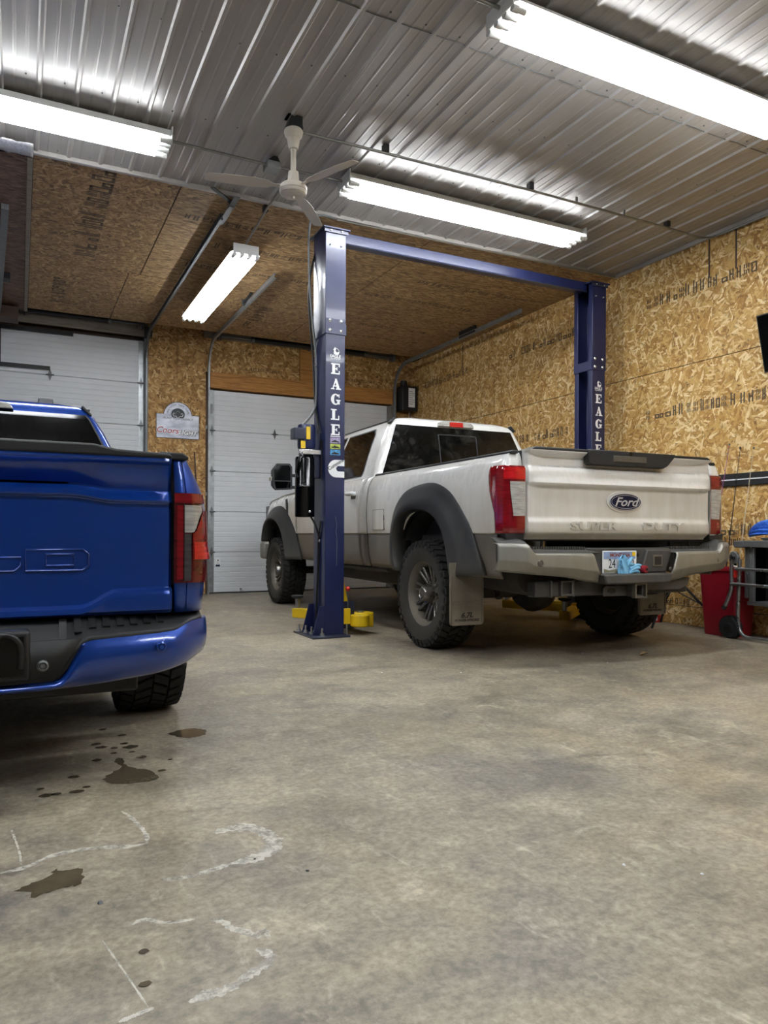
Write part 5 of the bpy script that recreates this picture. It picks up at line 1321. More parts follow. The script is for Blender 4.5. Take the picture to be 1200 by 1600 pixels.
# ---- cab
CY0, CY1 = 1.20, 3.16
def body_cols(y0, y1, zb, zt, c=None, step=.05):
    n = max(2, int((y1-y0)/step)); return [(((1.043, y), (1, 0)), max(zb, min(zt-.001, arch(y, c) or zb)) if c is not None else zb, zt) for y in lin(y0, y1, n)]
for s in (-1, 1):
    for nm, y0, y1 in (('cab_corner', 1.20, 1.345), ('rear_door', 1.355, 2.33), ('front_door', 2.34, 3.30)):
        zt_ = 1.452
        d = curtain(body_cols(y0, y1, .906, zt_), UP[:-1], side_pt(s)).build(nm, 'white_truck', wt, smooth=35, solid=.012 if s < 0 else -.012)
        curtain(body_cols(y0, y1, .60, .905), LOW, side_pt(s)).build('door_lower', 'stone_lower', d, smooth=35, solid=.012 if s < 0 else -.012)
        if 'door' in nm:
            hy = y0 + .17; X = s*1.045
            MB().tube([(X, hy-.09, 1.295), (X+s*.035, hy-.08, 1.30), (X+s*.038, hy+.05, 1.302), (X, hy+.06, 1.298)], .021, 8).build('door_handle', 'white_paint', d, smooth=50)
            MB().box(min(s*1.03, s*1.046), hy-.07, 1.250, max(s*1.03, s*1.046), hy+.03, 1.29).build('handle_cup', 'rim_dusty', d, bevel=.005)
    fcols = [(((1.043, y), (1, 0)), max(.906, arch(y, 4.04, .55)), interp(y, [(3.3, 1.425), (4.0, 1.405), (4.6, 1.35), (4.95, 1.27)])) for y in lin(3.31, 4.93, 40)]
    def fpt(k, z, s=s):
        (x, y), n_ = k; taper = .16*max(0, (y-4.45)/.5)**2
        return Vector((s*(sx(min(1.46, z + (1.45 - interp(y, [(3.3, 1.425), (4.0, 1.405), (4.6, 1.35), (4.95, 1.27)]))*sstep(1.0, 1.4, z))) - taper), y, z))
    curtain(fcols, UP, fpt).build('front_fender', 'white_truck', wt, smooth=35)
    for ya, yb in ((3.31, 3.62), (4.47, 4.93)):
        fl2 = [(((1.043, y), (1, 0)), max(.60, arch(y, 4.04, .55)), .905) for y in lin(ya, yb, 14) if arch(y, 4.04, .55) < .90]
        curtain(fl2, LOW, fpt).build('fender_lower', 'stone_lower', wt, smooth=35)
    MB().prism([(3.58, 1.04), (3.66, 1.05), (3.72, 1.34), (3.66, 1.345)], lambda a, b_, d: Vector((s*d, a, b_)), 1.035, 1.048).build('fender_vent', 'cap_black', wt, bevel=.004)
    MB().box(min(s*1.026, s*1.032), 3.33, .872, max(s*1.026, s*1.032), 3.52, .892).build('fender_badge', 'flap', wt)
    # tow mirror
    mi = MB().loft([[Vector((s*x, 3.16+yy, z)) for x, z in P] for yy, P in ((0, [(1.13, 1.43), (1.35, 1.415), (1.385, 1.47), (1.385, 1.66), (1.33, 1.735), (1.16, 1.74), (1.13, 1.70)]), (.13, [(1.14, 1.45), (1.33, 1.44), (1.36, 1.48), (1.36, 1.65), (1.31, 1.715), (1.17, 1.72), (1.14, 1.69)]))]).build('tow_mirror', 'cap_black', wt, bevel=.012)
    MB().prism([(1.16, 1.535), (1.355, 1.535), (1.355, 1.655), (1.315, 1.71), (1.18, 1.715), (1.16, 1.69)], lambda a, b_, d: Vector((s*a, d, b_)), 3.155, 3.162).build('mirror_glass', 'black_gloss', mi)
    MB().prism([(1.16, 1.45), (1.335, 1.44), (1.35, 1.52), (1.16, 1.52)], lambda a, b_, d: Vector((s*a, d, b_)), 3.154, 3.162).build('mirror_glass', 'glass_dark', mi)
    MB().box(min(s*1.38, s*1.392), 3.17, 1.53, max(s*1.38, s*1.392), 3.25, 1.57).build('mirror_lamp', 'lens_clear', mi)
    for z in (1.46, 1.60): MB().bar((s*.96, 3.20, z), (s*1.15, 3.21, z), .06, .035).build('mirror_arm', 'cap_black', mi, bevel=.008)
# fuel filler door on the left bed side
fd = MB().prism([(.79, .945), (1.01, .945), (1.02, .955), (1.02, 1.115), (1.01, 1.125), (.79, 1.125), (.78, 1.115), (.78, .955)], lambda a, b_, d: Vector((-d, a, b_)), 1.034, 1.0445).build('fuel_door', 'white_truck', wt, bevel=.002)
b = MB(); b.box(-1.046, .772, 1.03, -1.035, .780, 1.075); b.build('fuel_latch', 'black', fd)
MB().prism([(.777, .942), (1.023, .942), (1.023, 1.128), (.777, 1.128)], lambda a, b_, d: Vector((-d, a, b_)), 1.033, 1.0437).build('fuel_gap', 'rim_dusty', fd)
# greenhouse shell
GH = [(1.42, 1.20, 3.62, .955), (1.47, 1.205, 3.55, .945), (1.60, 1.225, 3.33, .905), (1.80, 1.265, 2.98, .825), (1.95, 1.30, 2.72, .755), (2.00, 1.315, 2.64, .73)]
gh = lambda z: [interp(z, [(r_[0], r_[k]) for r_ in GH]) for k in (1, 2, 3)]
RG = [ring_rect(y0, y1, hw, z, .05) for z, y0, y1, hw in GH]
RG += [ring_rect(1.33, 2.60, .70, 2.035, .06), ring_rect(1.38, 2.5, .62, 2.066, .08), ring_rect(1.50, 2.35, .45, 2.098, .1), ring_rect(1.65, 2.2, .20, 2.112, .1)]
cab_ = MB().loft(RG).build('cab_shell', 'white_truck', wt, smooth=35)
MB().box(-.93, 1.215, .62, .93, 3.4, 1.43).build('cab_floor', 'under_dark', wt)
MB().box(-.94, 1.20, .62, .94, 1.215, 1.45).build('cab_back', 'white_truck', wt)
def on_rear(x, z, g=.004): y0, y1, hw = gh(z); return Vector((x, y0 - g, z))
def rear_glass(xa, xb, name, mt, g, z0=1.47, z1=1.985):
    b = MB()
    b.grid(lin(-1, 1, 13), lin(z0, z1, 6), lambda u, z: on_rear(lerp(xa(z), xb(z), (u+1)/2), z, g))
    return b.build(name, mt, wt, solid=.003)
hwg = lambda z: interp(z, [(1.47, .868), (1.985, .672)])
rg = rear_glass(lambda z: -hwg(z), lambda z: hwg(z), 'rear_glass', 'glass_dusty', .005)
rear_glass(lambda z: -.20, lambda z: .22, 'slider_pane', 'glass_dusty', .010, 1.47, 1.90).parent = rg
for x in (-.21, .23):
    MB().bar(on_rear(x, 1.47, .012), on_rear(x, 1.91, .012), .012, .006, (0, 1, 0)).build('slider_frame', 'cap_black', rg)
MB().bar(on_rear(-.2, 1.91, .012), on_rear(.22, 1.91, .012), .006, .012).build('slider_frame', 'cap_black', rg)
# window decal: a small mountain over a line of type
b = MB(); b.prism([(-.045, 0), (.0, .07), (.012, .05), (.022, .062), (.052, 0), (.02, 0), (.008, .03), (-.004, 0)], lambda a, c, d: on_rear(.10+a, 1.905+c, .006+d), 0, .0006); b.build('window_decal', 'decal_white', rg)
b = MB()
for k in range(9): b.box(.045+k*.0135, on_rear(0, 1.885).y-.006, 1.880, .055+k*.0135, on_rear(0, 1.885).y-.0045, 1.892)
b.build('window_decal', 'decal_white', rg)
# third brake light
hl = MB().prism([(-.205, 1.997), (.215, 1.997), (.205, 2.03), (.18, 2.047), (-.15, 2.047), (-.19, 2.035)], gp, 1.288, 1.35).build('high_brake_light', 'lens_clear', wt, bevel=.006)
MB().prism([(-.075, 1.998), (.085, 1.998), (.080, 2.044), (-.072, 2.044)], gp, 1.284, 1.30).build('brake_lens', 'lens_red_bright', hl)
for s in (-1, 1):
    MB().bar((s*.68, 1.335, 2.050), (s*.735, 1.328, 1.995), .020, .06, (0, 1, 0)).build('roof_corner_cap', 'cap_black', wt, bevel=.006)
    MB().bar((s*.712, 1.36, 2.024), (s*.70, 2.55, 2.03), .018, .014).build('roof_ditch', 'cap_black', wt)
    # side windows on the slanted flank
    def flank(y, z, g=.004): return Vector((s*(gh(z)[2] + g), y, z))
    def window(poly, name, mt, g):
        b = MB(); zs2 = sorted(set([round(z, 4) for _, z in poly] + [1.55, 1.60, 1.65, 1.7, 1.75, 1.80, 1.85, 1.90, 1.95])); zs2 = [z for z in zs2 if min(q[1] for q in poly) <= z <= max(q[1] for q in poly)]
        def span(z):
            ys = []
            for (a, c), (e, f) in zip(poly, poly[1:] + poly[:1]):
                if min(c, f) - 1e-6 <= z <= max(c, f) + 1e-6: ys += [a, e] if abs(f - c) < 1e-6 else [a + (e-a)*(z-c)/(f-c)]
            return min(ys), max(ys)
        b.grid(zs2, lin(0, 1, 5), lambda z, u: flank(lerp(*span(z), u), z, g)); return b.build(name, mt, wt)
    for ya, yb, za, zb in ((1.56, 2.28, 1.49, 1.955),):
        P = [(ya-.02, za), (yb, za), (yb, zb), (ya+.05, zb), (ya+.0, zb-.06), (ya-.045, za+.12), (ya-.045, za+.05)]
        window([(y + (-.018 if y < 1.9 else .015), z + (-.015 if z < 1.7 else .015)) for y, z in P], 'window_seal', 'cap_black', .004)
        window(P, 'rear_door_glass', 'glass_dark', .007)
    P = [(2.37, 1.49), (3.30, 1.49), (3.22, 1.60), (2.78, 1.955), (2.37, 1.955)]
    window([(y + (-.015 if y < 2.4 else .02), z + (-.018 if z < 1.55 else .018)) for y, z in P], 'window_seal', 'cap_black', .003)
    window(P, 'front_door_glass', 'glass_dark', .007)
b = MB(); b.grid(lin(-.9, .9, 9), lin(0, 1, 4), lambda u, t_: Vector((u*lerp(.93, .74, t_), gh(lerp(1.49, 1.975, t_))[1] + .006, lerp(1.49, 1.975, t_)))); b.build('windshield', 'glass_dark', wt)
# bonnet and front end
def hood(x, y):
    a = abs(x)/.99; base = interp(y, [(3.35, 1.43), (4.0, 1.405), (4.6, 1.35), (4.95, 1.27)])
    return base + .055*(1 - a**4) + .02*sstep(.35, .6, a)*sstep(.95, .8, a)
MB().grid(lin(-.985, .985, 21), lin(3.42, 4.95, 16), lambda x, y: Vector((x*(1-.10*max(0, (y-4.5)/.45)**2), y, hood(x, y)))).build('bonnet', 'white_truck', wt, smooth=40, solid=.01)
MB().prism([(-.88, .62), (.88, .62), (.88, 1.25), (-.88, 1.25)], gp, 4.90, 4.99).build('grille', 'cap_black', wt, bevel=.03)
MB().box(-1.0, 4.93, .55, 1.0, 5.10, .80).build('front_bumper', 'bumper_silver', wt, bevel=.04)
for s in (-1, 1): MB().prism([(.72, 1.0), (.965, 1.0), (.965, 1.30), (.72, 1.24)], lambda a, b_, d: Vector((s*a, d + .30*max(0, (a-.8))*-1, b_)), 4.70, 4.96).build('headlight', 'black_gloss', wt, bevel=.02)
# on the plate shelf: crumpled blue nitrile glove with a red fitting
gl = thing('crumpled_glove', (3.9, 3.88, .625), 'crumpled light blue glove lying in front of the licence plate on the white pickup bumper', 'glove')
M['glove_blue'] = plain('glove_blue', '#7cbbe0', .5, vary=.12, vscale=30)
TW = Matrix.Translation((3.941, 5.05, 0)) @ Matrix.Rotation(-.028, 4, 'Z')
b = MB(); rg_ = random.Random(9)
def gfn(u, v):
    a = 2*pi*u; w_ = .052 + .018*sin(3*a+1) + .010*sin(7*a + 9*v)
    return TW @ Vector((-.095 + .9*w_*cos(a)*(1-.3*v) - .01*v, -1.210 + .022*sin(a)*(1 - .5*v) + .006*sin(5*a+v*7),   .633 + .115*v - .02*v*cos(a*2)))
b.grid(lin(0, 1, 28), lin(0, 1, 9), gfn); b.add([gfn(u, 1) for u in lin(0, 1, 28)[:-1]], [tuple(range(27))]); b.build('cuff', 'glove_blue', gl, smooth=60)
for k, (x0, x1, z0, z1) in enumerate(((.0, .07, .65, .672), (.0, .085, .665, .69), (-.01, .075, .64, .642), (-.02, .06, .70, .665), (-.03, .02, .69, .745))):
    p0 = TW @ Vector((x0-.045, -1.21, z0)); p1 = TW @ Vector((x1-.035, -1.222 + .006*k, z1)); m_ = p0.lerp(p1, .5) + Vector((0, -.006, .010))
    MB().tube([tuple(q) for q in spline([p0, m_, p1], 8)], [.013, .014, .014, .0135, .013, .0125, .011, .006], 8).build('finger', 'glove_blue', gl, smooth=60)
gr = thing('red_fitting', (4.0, 3.86, .625), 'small dark red round fitting beside the blue glove on the pickup bumper', 'fitting')
p = TW @ Vector((.075, -1.215, .662)); MB().lathe([(.012, -.024), (.026, -.022), (.028, 0), (.026, .022), (.012, .024)], p, (.2, -1, 0), 16).build('ring', 'red_plastic', gr, smooth=40)
MB().lathe([(.0, -.03), (.010, -.028), (.010, .03), (0, .032)], p, (.2, -1, 0), 10).build('stem', 'black', gr)

# ---------------------------------------------------------------- blue pickup
bt = thing('pickup_truck', (-.34, 3.95, 0), 'wet metallic blue pickup cut off by the left picture edge', 'pickup truck', local=True)
BX = [(.36, .94), (.45, .96), (.60, .985), (.75, .998), (.90, 1.003), (1.0, .997), (1.06, .983), (1.10, .965), (1.16, .935), (1.20, .91)]
bx = lambda z: interp(z, BX)
BT = -1.085
def bpath():
    P = [((.872, BT), (0, -1)), ((.90, BT), (0, -1)), ((.925, BT+.006), (.2, -.98))]
    for k in range(1, 7):
        a = -pi/2 + pi/2*k/7; P.append(((1.005-.10+.10*cos(a), BT+.10+.10*sin(a)), (cos(a), sin(a))))
    for y in lin(BT+.10, .62, 46): P.append(((1.005, y), (1, 0)))
    return P
BLV = [.60, .66, .705, .712, .75, .80, .86, .92, .98, 1.02, 1.05, 1.07, 1.09, 1.12, 1.15, 1.175, 1.19]
def bside(s):
    def fn(k, z):
        (x, y), (nx, ny) = k; ins = 1.005 - bx(z); return Vector((s*(x - nx*ins), y - ny*ins*.4, z))
    return fn
for s in (-1, 1):
    cols = [(k, max(.60 if k[0][1] < -.9 else .45, arch(k[0][1], 0, .50, .93, .40)), 1.19) for k in bpath()]
    curtain(cols, [.45, .52] + BLV, bside(s)).build('bed_side', 'blue_truck', bt, smooth=35, solid=.012 if s < 0 else -.012)
    MB().prism([(.82, 1.185), (.925, 1.185), (.93, 1.198), (.905, 1.212), (.82, 1.214)], lambda a, b_, d: Vector((s*a, d, b_)), BT+.01, .62).build('bed_rail_cap', 'cap_black', bt, bevel=.006)
    MB().box(min(s*.80, s*.82), BT+.05, .62, max(s*.80, s*.82), .60, 1.19).build('bed_inner_wall', 'cap_black', bt)
    b = MB(); b.grid(lin(0, pi, 13), (.55, .97), lambda a, x: Vector((s*x, .49*cos(a), .38+.53*sin(a)))); b.build('wheel_liner', 'black', bt, smooth=40)
    for cy in (0, 3.68):
        inn = [(cy+q, z) for q, z in ((.47, .42), (.45, .62), (.35, .80), (.18, .90), (0, .925), (-.18, .90), (-.35, .80), (-.45, .62), (-.47, .42))]
        out = [(cy+q*1.14, z+.05) for q, z in ((.47, .36), (.46, .62), (.36, .82), (.19, .925), (0, .95), (-.19, .925), (-.36, .82), (-.46, .62), (-.47, .36))]
        flare_loft(inn, out, .92, 1.06, .985, s, 26).build('fender_flare', 'blue_truck', bt, smooth=40)
    for y in (0, 3.68): make_wheel(bt, s*.925, y, .385, .295, s, .255, 'tire_clean', 'galv_dark', 'steel', 6, lug=True)
MB().box(-.86, .585, .55, .86, .615, 1.19).build('bed_front', 'blue_truck', bt)
MB().box(-.82, BT+.05, .60, .82, .60, .63).build('bed_floor', 'cap_black', bt)
# folded bed cover lying at the front edge of the bed
MB().box(-.83, -.9, 1.196, .83, .60, 1.222).build('bed_cover', 'cap_black', bt, bevel=.008)
# tailgate
def bg_knots(x):
    """height and depth of each crease of the pressed gate at this x (depth > 0 is pushed in)"""
    a = abs(x); sh = sstep(.50, .66, a); zu = lerp(1.079, 1.060, sh); zl = lerp(.640, .697, sstep(.53, .67, a)); e = .02*sstep(.845, .862, a)
    deep = lerp(.058, .040, sh) * (1 - .6*sstep(.80, .862, a))
    K = [(.600, -.004), (.615, -.026), (zl-.030, -.028), (zl-.012, -.022), (zl, -.002), (zl+.006, .0), (lerp(zl, zu, .5), -.004), (zu-.050, .0), (zu-.044, -.003), (zu-.042, -.012), (zu-.036, -.015),
         (zu-.006, deep-.008), (zu+.002, deep), (zu+.010, deep), (zu+.05, lerp(deep, 0, .5)), (1.160, .008), (1.170, -.006), (1.176, -.009), (1.190, -.006)]
    return [(z, y + e) for z, y in K]
NK = len(bg_knots(0))
def bg_pt(x, v):
    K = bg_knots(x); i = min(int(v), NK-2); t_ = v - i; return Vector((x, BT - .008 + lerp(K[i][1], K[i+1][1], t_), lerp(K[i][0], K[i+1][0], t_)))
def bg_y(x, z):
    K = bg_knots(x); return BT - .008 + interp(z, K)
tb = MB(); xs_ = lin(-.862, .862, 139); vs_ = sorted(lin(0, NK-1, NK) + [.5, 2.5, 5.5, 6.5, 10.5, 13.5, 14.5])
tb.grid(xs_, vs_, bg_pt); zs = [bg_knots(.862)[i][0] for i in range(NK)]
tb.grid(xs_, (0, 1), lambda x, t_: Vector((x, lerp(bg_y(x, 1.19), BT+.06, t_), 1.19)))
tb.grid(xs_, (0, 1), lambda x, t_: Vector((x, lerp(bg_y(x, .60), BT+.06, t_), .60)))
for e in (-.862, .862): tb.grid(zs, (0, 1), lambda z, t_: Vector((e, lerp(bg_y(e, z), BT+.06, t_), z)))
bgate = tb.build('tailgate', 'blue_truck', bt, smooth=24)
MB().box(.83, BT+.03, .60, .905, BT+.06, 1.18).build('gate_gap', 'black', bt)
MB().prism([(-.862, 1.188), (.862, 1.186), (.855, 1.204), (.66, 1.212), (.58, 1.228), (-.58, 1.228), (-.66, 1.212), (-.855, 1.204)], gp, BT-.022, BT+.10).build('gate_cap', 'cap_black', bgate, bevel=.008)
MB().box(-.875, BT+.05, .61, .875, BT+.08, 1.18).build('gate_inner', 'cap_black', bt)
# stamped model lettering: raised outline strokes
def outline(name, P, y, r=.004, closed=True):
    pts = [Vector((a, y, c)) for a, c in P]; 
    if closed: pts.append(pts[0])
    return MB().tube(pts, r, 6).build(name, 'blue_truck', bgate, smooth=60)
yl = BT - .0125
outline('stamped_letter', [(.36, .768), (.545, .768), (.566, .785), (.566, .825), (.548, .842), (.36, .842)], yl)
outline('stamped_letter', [(.425, .785), (.515, .785), (.515, .826), (.425, .826)], yl)
outline('stamped_letter', [(.15, .768), (.325, .768), (.345, .785), (.345, .815), (.22, .815), (.22, .842), (.15, .842)], yl)
outline('stamped_letter', [(.02, .768), (.09, .768), (.09, .842), (.02, .842)], yl)
outline('stamped_letter', [(-.13, .80), (-.03, .80), (-.03, .812), (-.13, .812)], yl)
outline('stamped_letter', [(-.36, .768), (-.30, .768), (-.30, .795), (-.19, .795), (-.19, .842), (-.36, .842)], yl)
MB().prism(oval(.12, .05), lambda a, b_, d: Vector((a, d, .99+b_)), BT-.016, BT-.006).build('oval_emblem', 'emblem_blue', bgate, bevel=.003)

def blamp(s):
    P = [(.869, BT-.006), (.91, BT-.012), (.945, BT-.008), (.972, BT+.008), (.992, BT+.040), (1.003, BT+.085), (1.006, BT+.18)]
    def pt(u):
        f = u*(len(P)-1); i = min(int(f), len(P)-2); t_ = f-i; return lerp(P[i][0], P[i+1][0], t_), lerp(P[i][1], P[i+1][1], t_)
    def fn(u, z, g=0.0):
        x, y = pt(u); ins = (1.005 - bx(z))*.8*sstep(.1, .5, u) - .012*sstep(.86, .80, z)*sstep(.2, .6, u)
        n_ = Vector((0, -1, 0)).lerp(Vector((1, 0, 0)), min(1, max(0, u-.25)*1.6)).normalized()
        p = Vector((x - ins, y, z)) + n_*(.006+g); return Vector((s*p.x, p.y, p.z))
    zl = [.712, .73, .76, .80, .86, .92, .97, 1.0, 1.03, 1.05, 1.056]
    l = MB().grid(lin(0, 1, 22), zl, fn).build('tail_light', 'lens_red_dark', bt, smooth=50)
    MB().grid(lin(0, .95, 14), [1.018, 1.03, 1.045, 1.054], lambda u, z: fn(u, z, .008)).build('upper_lens', 'lens_red', l, smooth=50)
    MB().grid(lin(.04, .13, 4), [.725, .80, .9, 1.01], lambda u, z: fn(u, z, .007)).build('inner_strip', 'lens_red', l, smooth=50)
    MB().grid(lin(.155, .55, 10), [.905, .93, .96, .985, 1.01], lambda u, z: fn(u, max(z, lerp(.905, .985, sstep(.30, .56, u))), .004)).build('reverse_lens', 'lens_clear', l, smooth=50)
    MB().grid(lin(.155, .28, 5), [.72, .76, .80, .86, .90], lambda u, z: fn(u, z, .003)).build('smoked_strip', 'lens_smoke', l, smooth=50)
    MB().grid(lin(.30, .93, 12), [.80, .83, .86, .885, .92, .96, .99], lambda u, z: fn(u, min(z, lerp(.90, .99, sstep(.30, .58, u))), .010)).build('stop_lens', 'lens_red', l, smooth=50)
    MB().grid(lin(.32, .75, 8), [.803, .83, .86, .868], lambda u, z: fn(u, z, .0125)).build('glow_lens', 'lens_red_bright', l, smooth=50)
    MB().grid((.142, .152), lin(.715, 1.015, 6), lambda u, z: fn(u, z, .009)).build('lens_rib', 'black', l)
    # paint panel below the lamp, over the corner
    MB().prism([(.868, .60), (.93, .60), (.93, .704), (.868, .704)], lambda a, b_, d: Vector((s*a, d, b_)), BT+.03, BT+.06).build('corner_gasket', 'black', bt)
mirrored(blamp)
# bumper: black step pad above, painted wings, black middle with the plate bay
def bby(x):
    a = abs(x); return -1.225 + .10*(a/1.0)**2.2 + (.0 if a < .84 else 2.2*(a-.84)**1.8)
BWT = [(0, .392), (.45, .392), (.475, .40), (.535, .51), (.56, .523), (.80, .532), (.87, .538), (.93, .566), (1.02, .572)]
BWB = [(0, .35), (.40, .353), (.6, .360), (.80, .375), (.92, .40), (1.02, .44)]
us_ = lin(-1.005, 1.005, 121)
def wfn(u, t_):
    zt, zb = interp(abs(u), BWT), interp(abs(u), BWB); z = lerp(zb, zt, t_)
    return Vector((u, bby(u) - .030*sin(pi*min(1, .12+t_*.85)) + .05*(1-t_)**3 + .012, z))
bw = MB(); bw.grid(us_, [0, .06, .14, .25, .4, .55, .7, .85, .94, 1.0], wfn)
bw.grid(us_, (0, .5, 1), lambda u, t_: wfn(u, 1) + Vector((0, .05*t_, .004*sin(pi*t_))))
bmp = bw.build('bumper', 'blue_truck', bt, smooth=40, solid=.005)
pd = MB()
def bz(u): return interp(abs(u), BWT)
def pfn(u, t_):
    # front lip, tread slope, back
    a = abs(u); z0 = bz(u) + .002; z1 = interp(a, [(0, .60), (.86, .60), (.92, .612), (1.0, .616)])
    return Vector((u, bby(u) + .008 + .14*t_**1.2, lerp(z0, z1, min(1, t_*1.25))))
pd.grid(lin(-.985, .985, 81), (0, .15, .4, .7, 1.0), pfn)
pdo = pd.build('step_pad', 'cap_black', bt, smooth=40, solid=.004)
MB().grid(lin(-.56, .56, 15), (0, 1), lambda u, t_: Vector((u*lerp(.80, .96, t_), bby(u) - .018 - .012*sin(pi*t_), lerp(.395, .535, t_)))).build('bumper_middle', 'cap_black', bt, solid=.01, smooth=40)
b = MB()
for s in (-1, 1):
    for k in range(8):
        u = s*(.48 + k*.048); q = pfn(u, .35); q2 = pfn(u, .75)
        b.bar(q + Vector((0, 0, .004)), q2 + Vector((0, 0, .004)), .024, .008)
b.build('tread_block', 'black', pdo, kind='stuff', merge=False)
MB().box(-.375, bby(.3)-.022, .405, .375, bby(.3)+.05, .575).build('plate_bay', 'black', bt, bevel=.012)
MB().box(-.355, bby(.3)-.026, .425, .355, bby(.3)-.012, .555).build('plate_recess', 'black_gloss', bt)
MB().tube([tuple(p) for p in spline([(.26, bby(.3)-.03, .45), (.25, bby(.3)-.035, .53), (.30, bby(.3)-.04, .565), (.345, bby(.3)-.035, .53), (.345, bby(.3)-.03, .45)], 18)], .009, 8).build('plug_hoop', 'black', bt, smooth=60)
for x, z in ((.413, .452), (.81, .485), (-.413, .452), (-.81, .485)):
    y = bby(x) - (.02 if abs(x) < .5 else .019)
    MB().lathe([(.0, .004), (.008, .004), (.010, .001), (.013, .005), (.019, .001), (.020, -.006)], (x, y, z), (.0 if abs(x) < .5 else .15*(1 if x > 0 else -1), -1, 0), 18).build('parking_sensor', 'galv_dark' if abs(x) < .5 else 'blue_truck', bmp, smooth=30)
# underbody
MB().box(-.75, -1.02, .30, .75, -.9, .44).build('hitch_beam', 'black', bt, bevel=.01)
MB().tube([(-.9, 0, .385), (.9, 0, .385)], .05, 10).build('rear_axle', 'black', bt)
MB().lathe([(.0, -.10), (.25, -.10), (.36, -.07), (.38, 0), (.36, .07), (.25, .10), (0, .10)], (0, -.62, .48), (0, .1, 1), 26).build('spare_tire', 'tire_clean', bt, smooth=40)
for s in (-1, 1): MB().box(s*.45-.04, -1.0, .40, s*.45+.04, 4.2, .54).build('frame_rail', 'black', bt)
MB().box(-.75, .7, .30, .75, 3.0, .48).build('underbody', 'black', bt, bevel=.03)
MB().tube([(.55, -.95, .36), (.58, -.5, .36), (.5, .3, .38)], .04, 10).build('exhaust_pipe', 'galv_dark', bt)
# cab
GB = [(1.17, .66, 3.05, .945), (1.23, .665, 2.98, .925), (1.36, .69, 2.72, .865), (1.50, .73, 2.45, .80), (1.60, .77, 2.25, .745), (1.63, .785, 2.20, .728)]
gb = lambda z: [interp(z, [(r_[0], r_[k]) for r_ in GB]) for k in (1, 2, 3)]
RG = [ring_rect(y0, y1, hw, z, .05) for z, y0, y1, hw in GB]
RG += [ring_rect(.80, 2.15, .70, 1.655, .06), ring_rect(.86, 2.05, .60, 1.678, .08), ring_rect(1.0, 1.9, .40, 1.692, .1), ring_rect(1.2, 1.7, .15, 1.697, .1)]
MB().loft(RG).build('cab_shell', 'blue_truck', bt, smooth=35)
hb = lambda z: interp(z, [(1.20, .868), (1.40, .795), (1.58, .712), (1.605, .690)])
b = MB(); b.grid(lin(-1, 1, 13), [1.20, 1.3, 1.4, 1.5, 1.58, 1.605], lambda u, z: Vector((u*hb(z), gb(z)[0]-.005, z))); brg = b.build('rear_glass', 'glass_dark', bt, solid=.003)
b = MB()
for s in (-1, 1): b.tube([Vector((s*hb(z), gb(z)[0]-.008, z)) for z in (1.20, 1.3, 1.4, 1.5, 1.58, 1.605)], .006, 6)
b.build('glass_seal', 'cap_black', brg, merge=False)
hb_ = MB().prism([(-.30, 1.612), (.31, 1.612), (.285, 1.645), (.2, 1.655), (-.2, 1.655), (-.28, 1.645)], gp, .745, .82).build('high_brake_light', 'lens_clear', bt, bevel=.006)
MB().box(-.12, .741, 1.615, .12, .75, 1.648).build('brake_lens', 'lens_red', hb_)
for s in (-1, 1):
    MB().bar((s*.675, .80, 1.660), (s*.728, .79, 1.605), .016, .05, (0, 1, 0)).build('roof_corner_cap', 'cap_black', bt, bevel=.006)
    MB().bar((s*.712, .82, 1.645), (s*.70, 2.15, 1.65), .018, .012).build('roof_ditch', 'cap_black', bt)
    def flk(y, z, g): return Vector((s*(gb(z)[2]+g), y, z))
    for nm, P in (('rear_door_glass', [(1.0, 1.25), (1.62, 1.25), (1.62, 1.585), (1.02, 1.585), (.94, 1.40)]), ('front_door_glass', [(1.70, 1.25), (2.75, 1.25), (2.30, 1.575), (1.70, 1.585)])):
        b = MB(); b.add([flk(y, z, .005) for y, z in P], [tuple(range(len(P)))]); b.build(nm, 'glass_dark', bt)
    cols = [(((1.005, y), (1, 0)), max(.45, arch(y, 3.68, .50, .93, .40)), interp(y, [(.63, 1.19), (2.9, 1.17), (3.6, 1.13), (4.45, 1.02)])) for y in lin(.63, 4.45, 70)]
    curtain(cols, [.45, .52] + BLV, bside(s)).build('cab_side', 'blue_truck', bt, smooth=35)
    MB().loft([[Vector((s*x, yy, z)) for x, z in ((1.08, 1.20), (1.27, 1.19), (1.28, 1.36), (1.09, 1.38))] for yy in (2.62, 2.72)]).build('side_mirror', 'blue_truck', bt, bevel=.02)
MB().prism([(0, 0), (.055, 0), (.05, .045), (.01, .05)], lambda a, b_, d: Vector((.44+d, .93+a*4, 1.675+b_)), 0, .085).build('roof_antenna', 'cap_black', bt, bevel=.008)
b = MB(); b.grid(lin(-.9, .9, 9), lin(0, 1, 4), lambda u, t_: Vector((u*lerp(.92, .72, t_), gb(lerp(1.2, 1.60, t_))[1] + .006, lerp(1.2, 1.60, t_)))); b.build('windshield', 'glass_dark', bt)
MB().grid(lin(-1.0, 1.0, 13), lin(2.9, 4.45, 10), lambda x, y: Vector((x, y, interp(y, [(2.9, 1.17), (3.6, 1.13), (4.45, 1.02)]) + .04*(1-abs(x)**3)))).build('bonnet', 'blue_truck', bt, smooth=40, solid=.01)
MB().box(-.98, 4.36, .40, .98, 4.47, 1.03).build('grille', 'cap_black', bt, bevel=.04)
MB().box(-.90, .63, .45, .90, 3.0, 1.16).build('cab_body', 'black', bt)

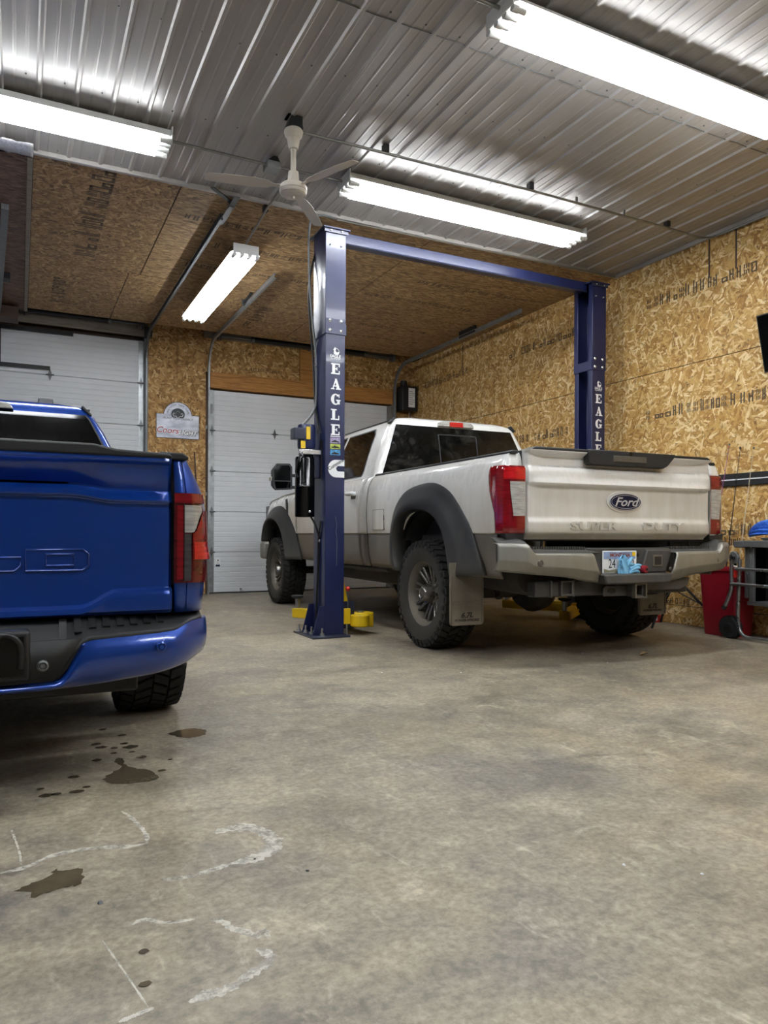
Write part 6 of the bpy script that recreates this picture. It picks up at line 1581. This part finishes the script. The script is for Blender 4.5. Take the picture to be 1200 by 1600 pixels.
# ---------------------------------------------------------------- bits on the floor
M['leaf'] = plain('leaf', '#8a7550', .7, vary=.3, vscale=60)
b = MB(); b.grid(lin(-1, 1, 7), lin(-1, 1, 5), lambda u, v: Vector((4.209 + .045*u, 4.046 + .022*v*(1-u*u*.8) + .008*u, .004 + .016*abs(v)*(1-.5*abs(u)) + .004*(1+u))))
tag(b.build('dry_leaf', 'leaf', solid=.0012), 'curled dry brown leaf on the concrete behind the white pickup bumper', 'leaf')
rr = random.Random(31)
def crumb(x, y, r, mt, name, label, cat, group=None):
    b = MB(); pts = [(0, -1, 0), (0, 1, 0)]
    P = [Vector((x + r*rr.uniform(.6, 1.1)*cos(k*pi/3), y + r*rr.uniform(.6, 1.1)*sin(k*pi/3), 0.0006)) for k in range(6)]
    Q = [Vector((x + (p.x-x)*.6, y + (p.y-y)*.6, r*rr.uniform(.35, .6))) for p in P]
    b.loft([P, Q]); tag(b.build(name, mt), label, cat, group)
crumb(0.18, 1.899, 0.01, 'galv_dark', 'grit_crumb', 'small grey grit crumb on the concrete right of the larger puddle', 'grit')
crumb(0.692, 1.838, 0.006, 'black', 'pebble', 'tiny black pebble on bare concrete right of the white salt ring', 'pebble')
crumb(0.586, 1.967, 0.005, 'black', 'pebble', 'tiny black pebble lying on the white salt ring', 'pebble')
crumb(3.848, 4.312, .007, 'decal_white', 'paint_chip', 'tiny white chip scattered on the open concrete', 'chip', 'white chips on the floor')
crumb(3.72, 3.912, .007, 'decal_white', 'paint_chip', 'tiny white chip scattered on the open concrete', 'chip', 'white chips on the floor')
crumb(2.121, 4.269, .007, 'decal_white', 'paint_chip', 'tiny white chip scattered on the open concrete', 'chip', 'white chips on the floor')
crumb(2.587, 4.049, .007, 'decal_white', 'paint_chip', 'tiny white chip scattered on the open concrete', 'chip', 'white chips on the floor')
crumb(1.481, 1.491, .007, 'decal_white', 'paint_chip', 'tiny white chip scattered on the open concrete', 'chip', 'white chips on the floor')
crumb(1.629, 1.36, .007, 'decal_white', 'paint_chip', 'tiny white chip scattered on the open concrete', 'chip', 'white chips on the floor')
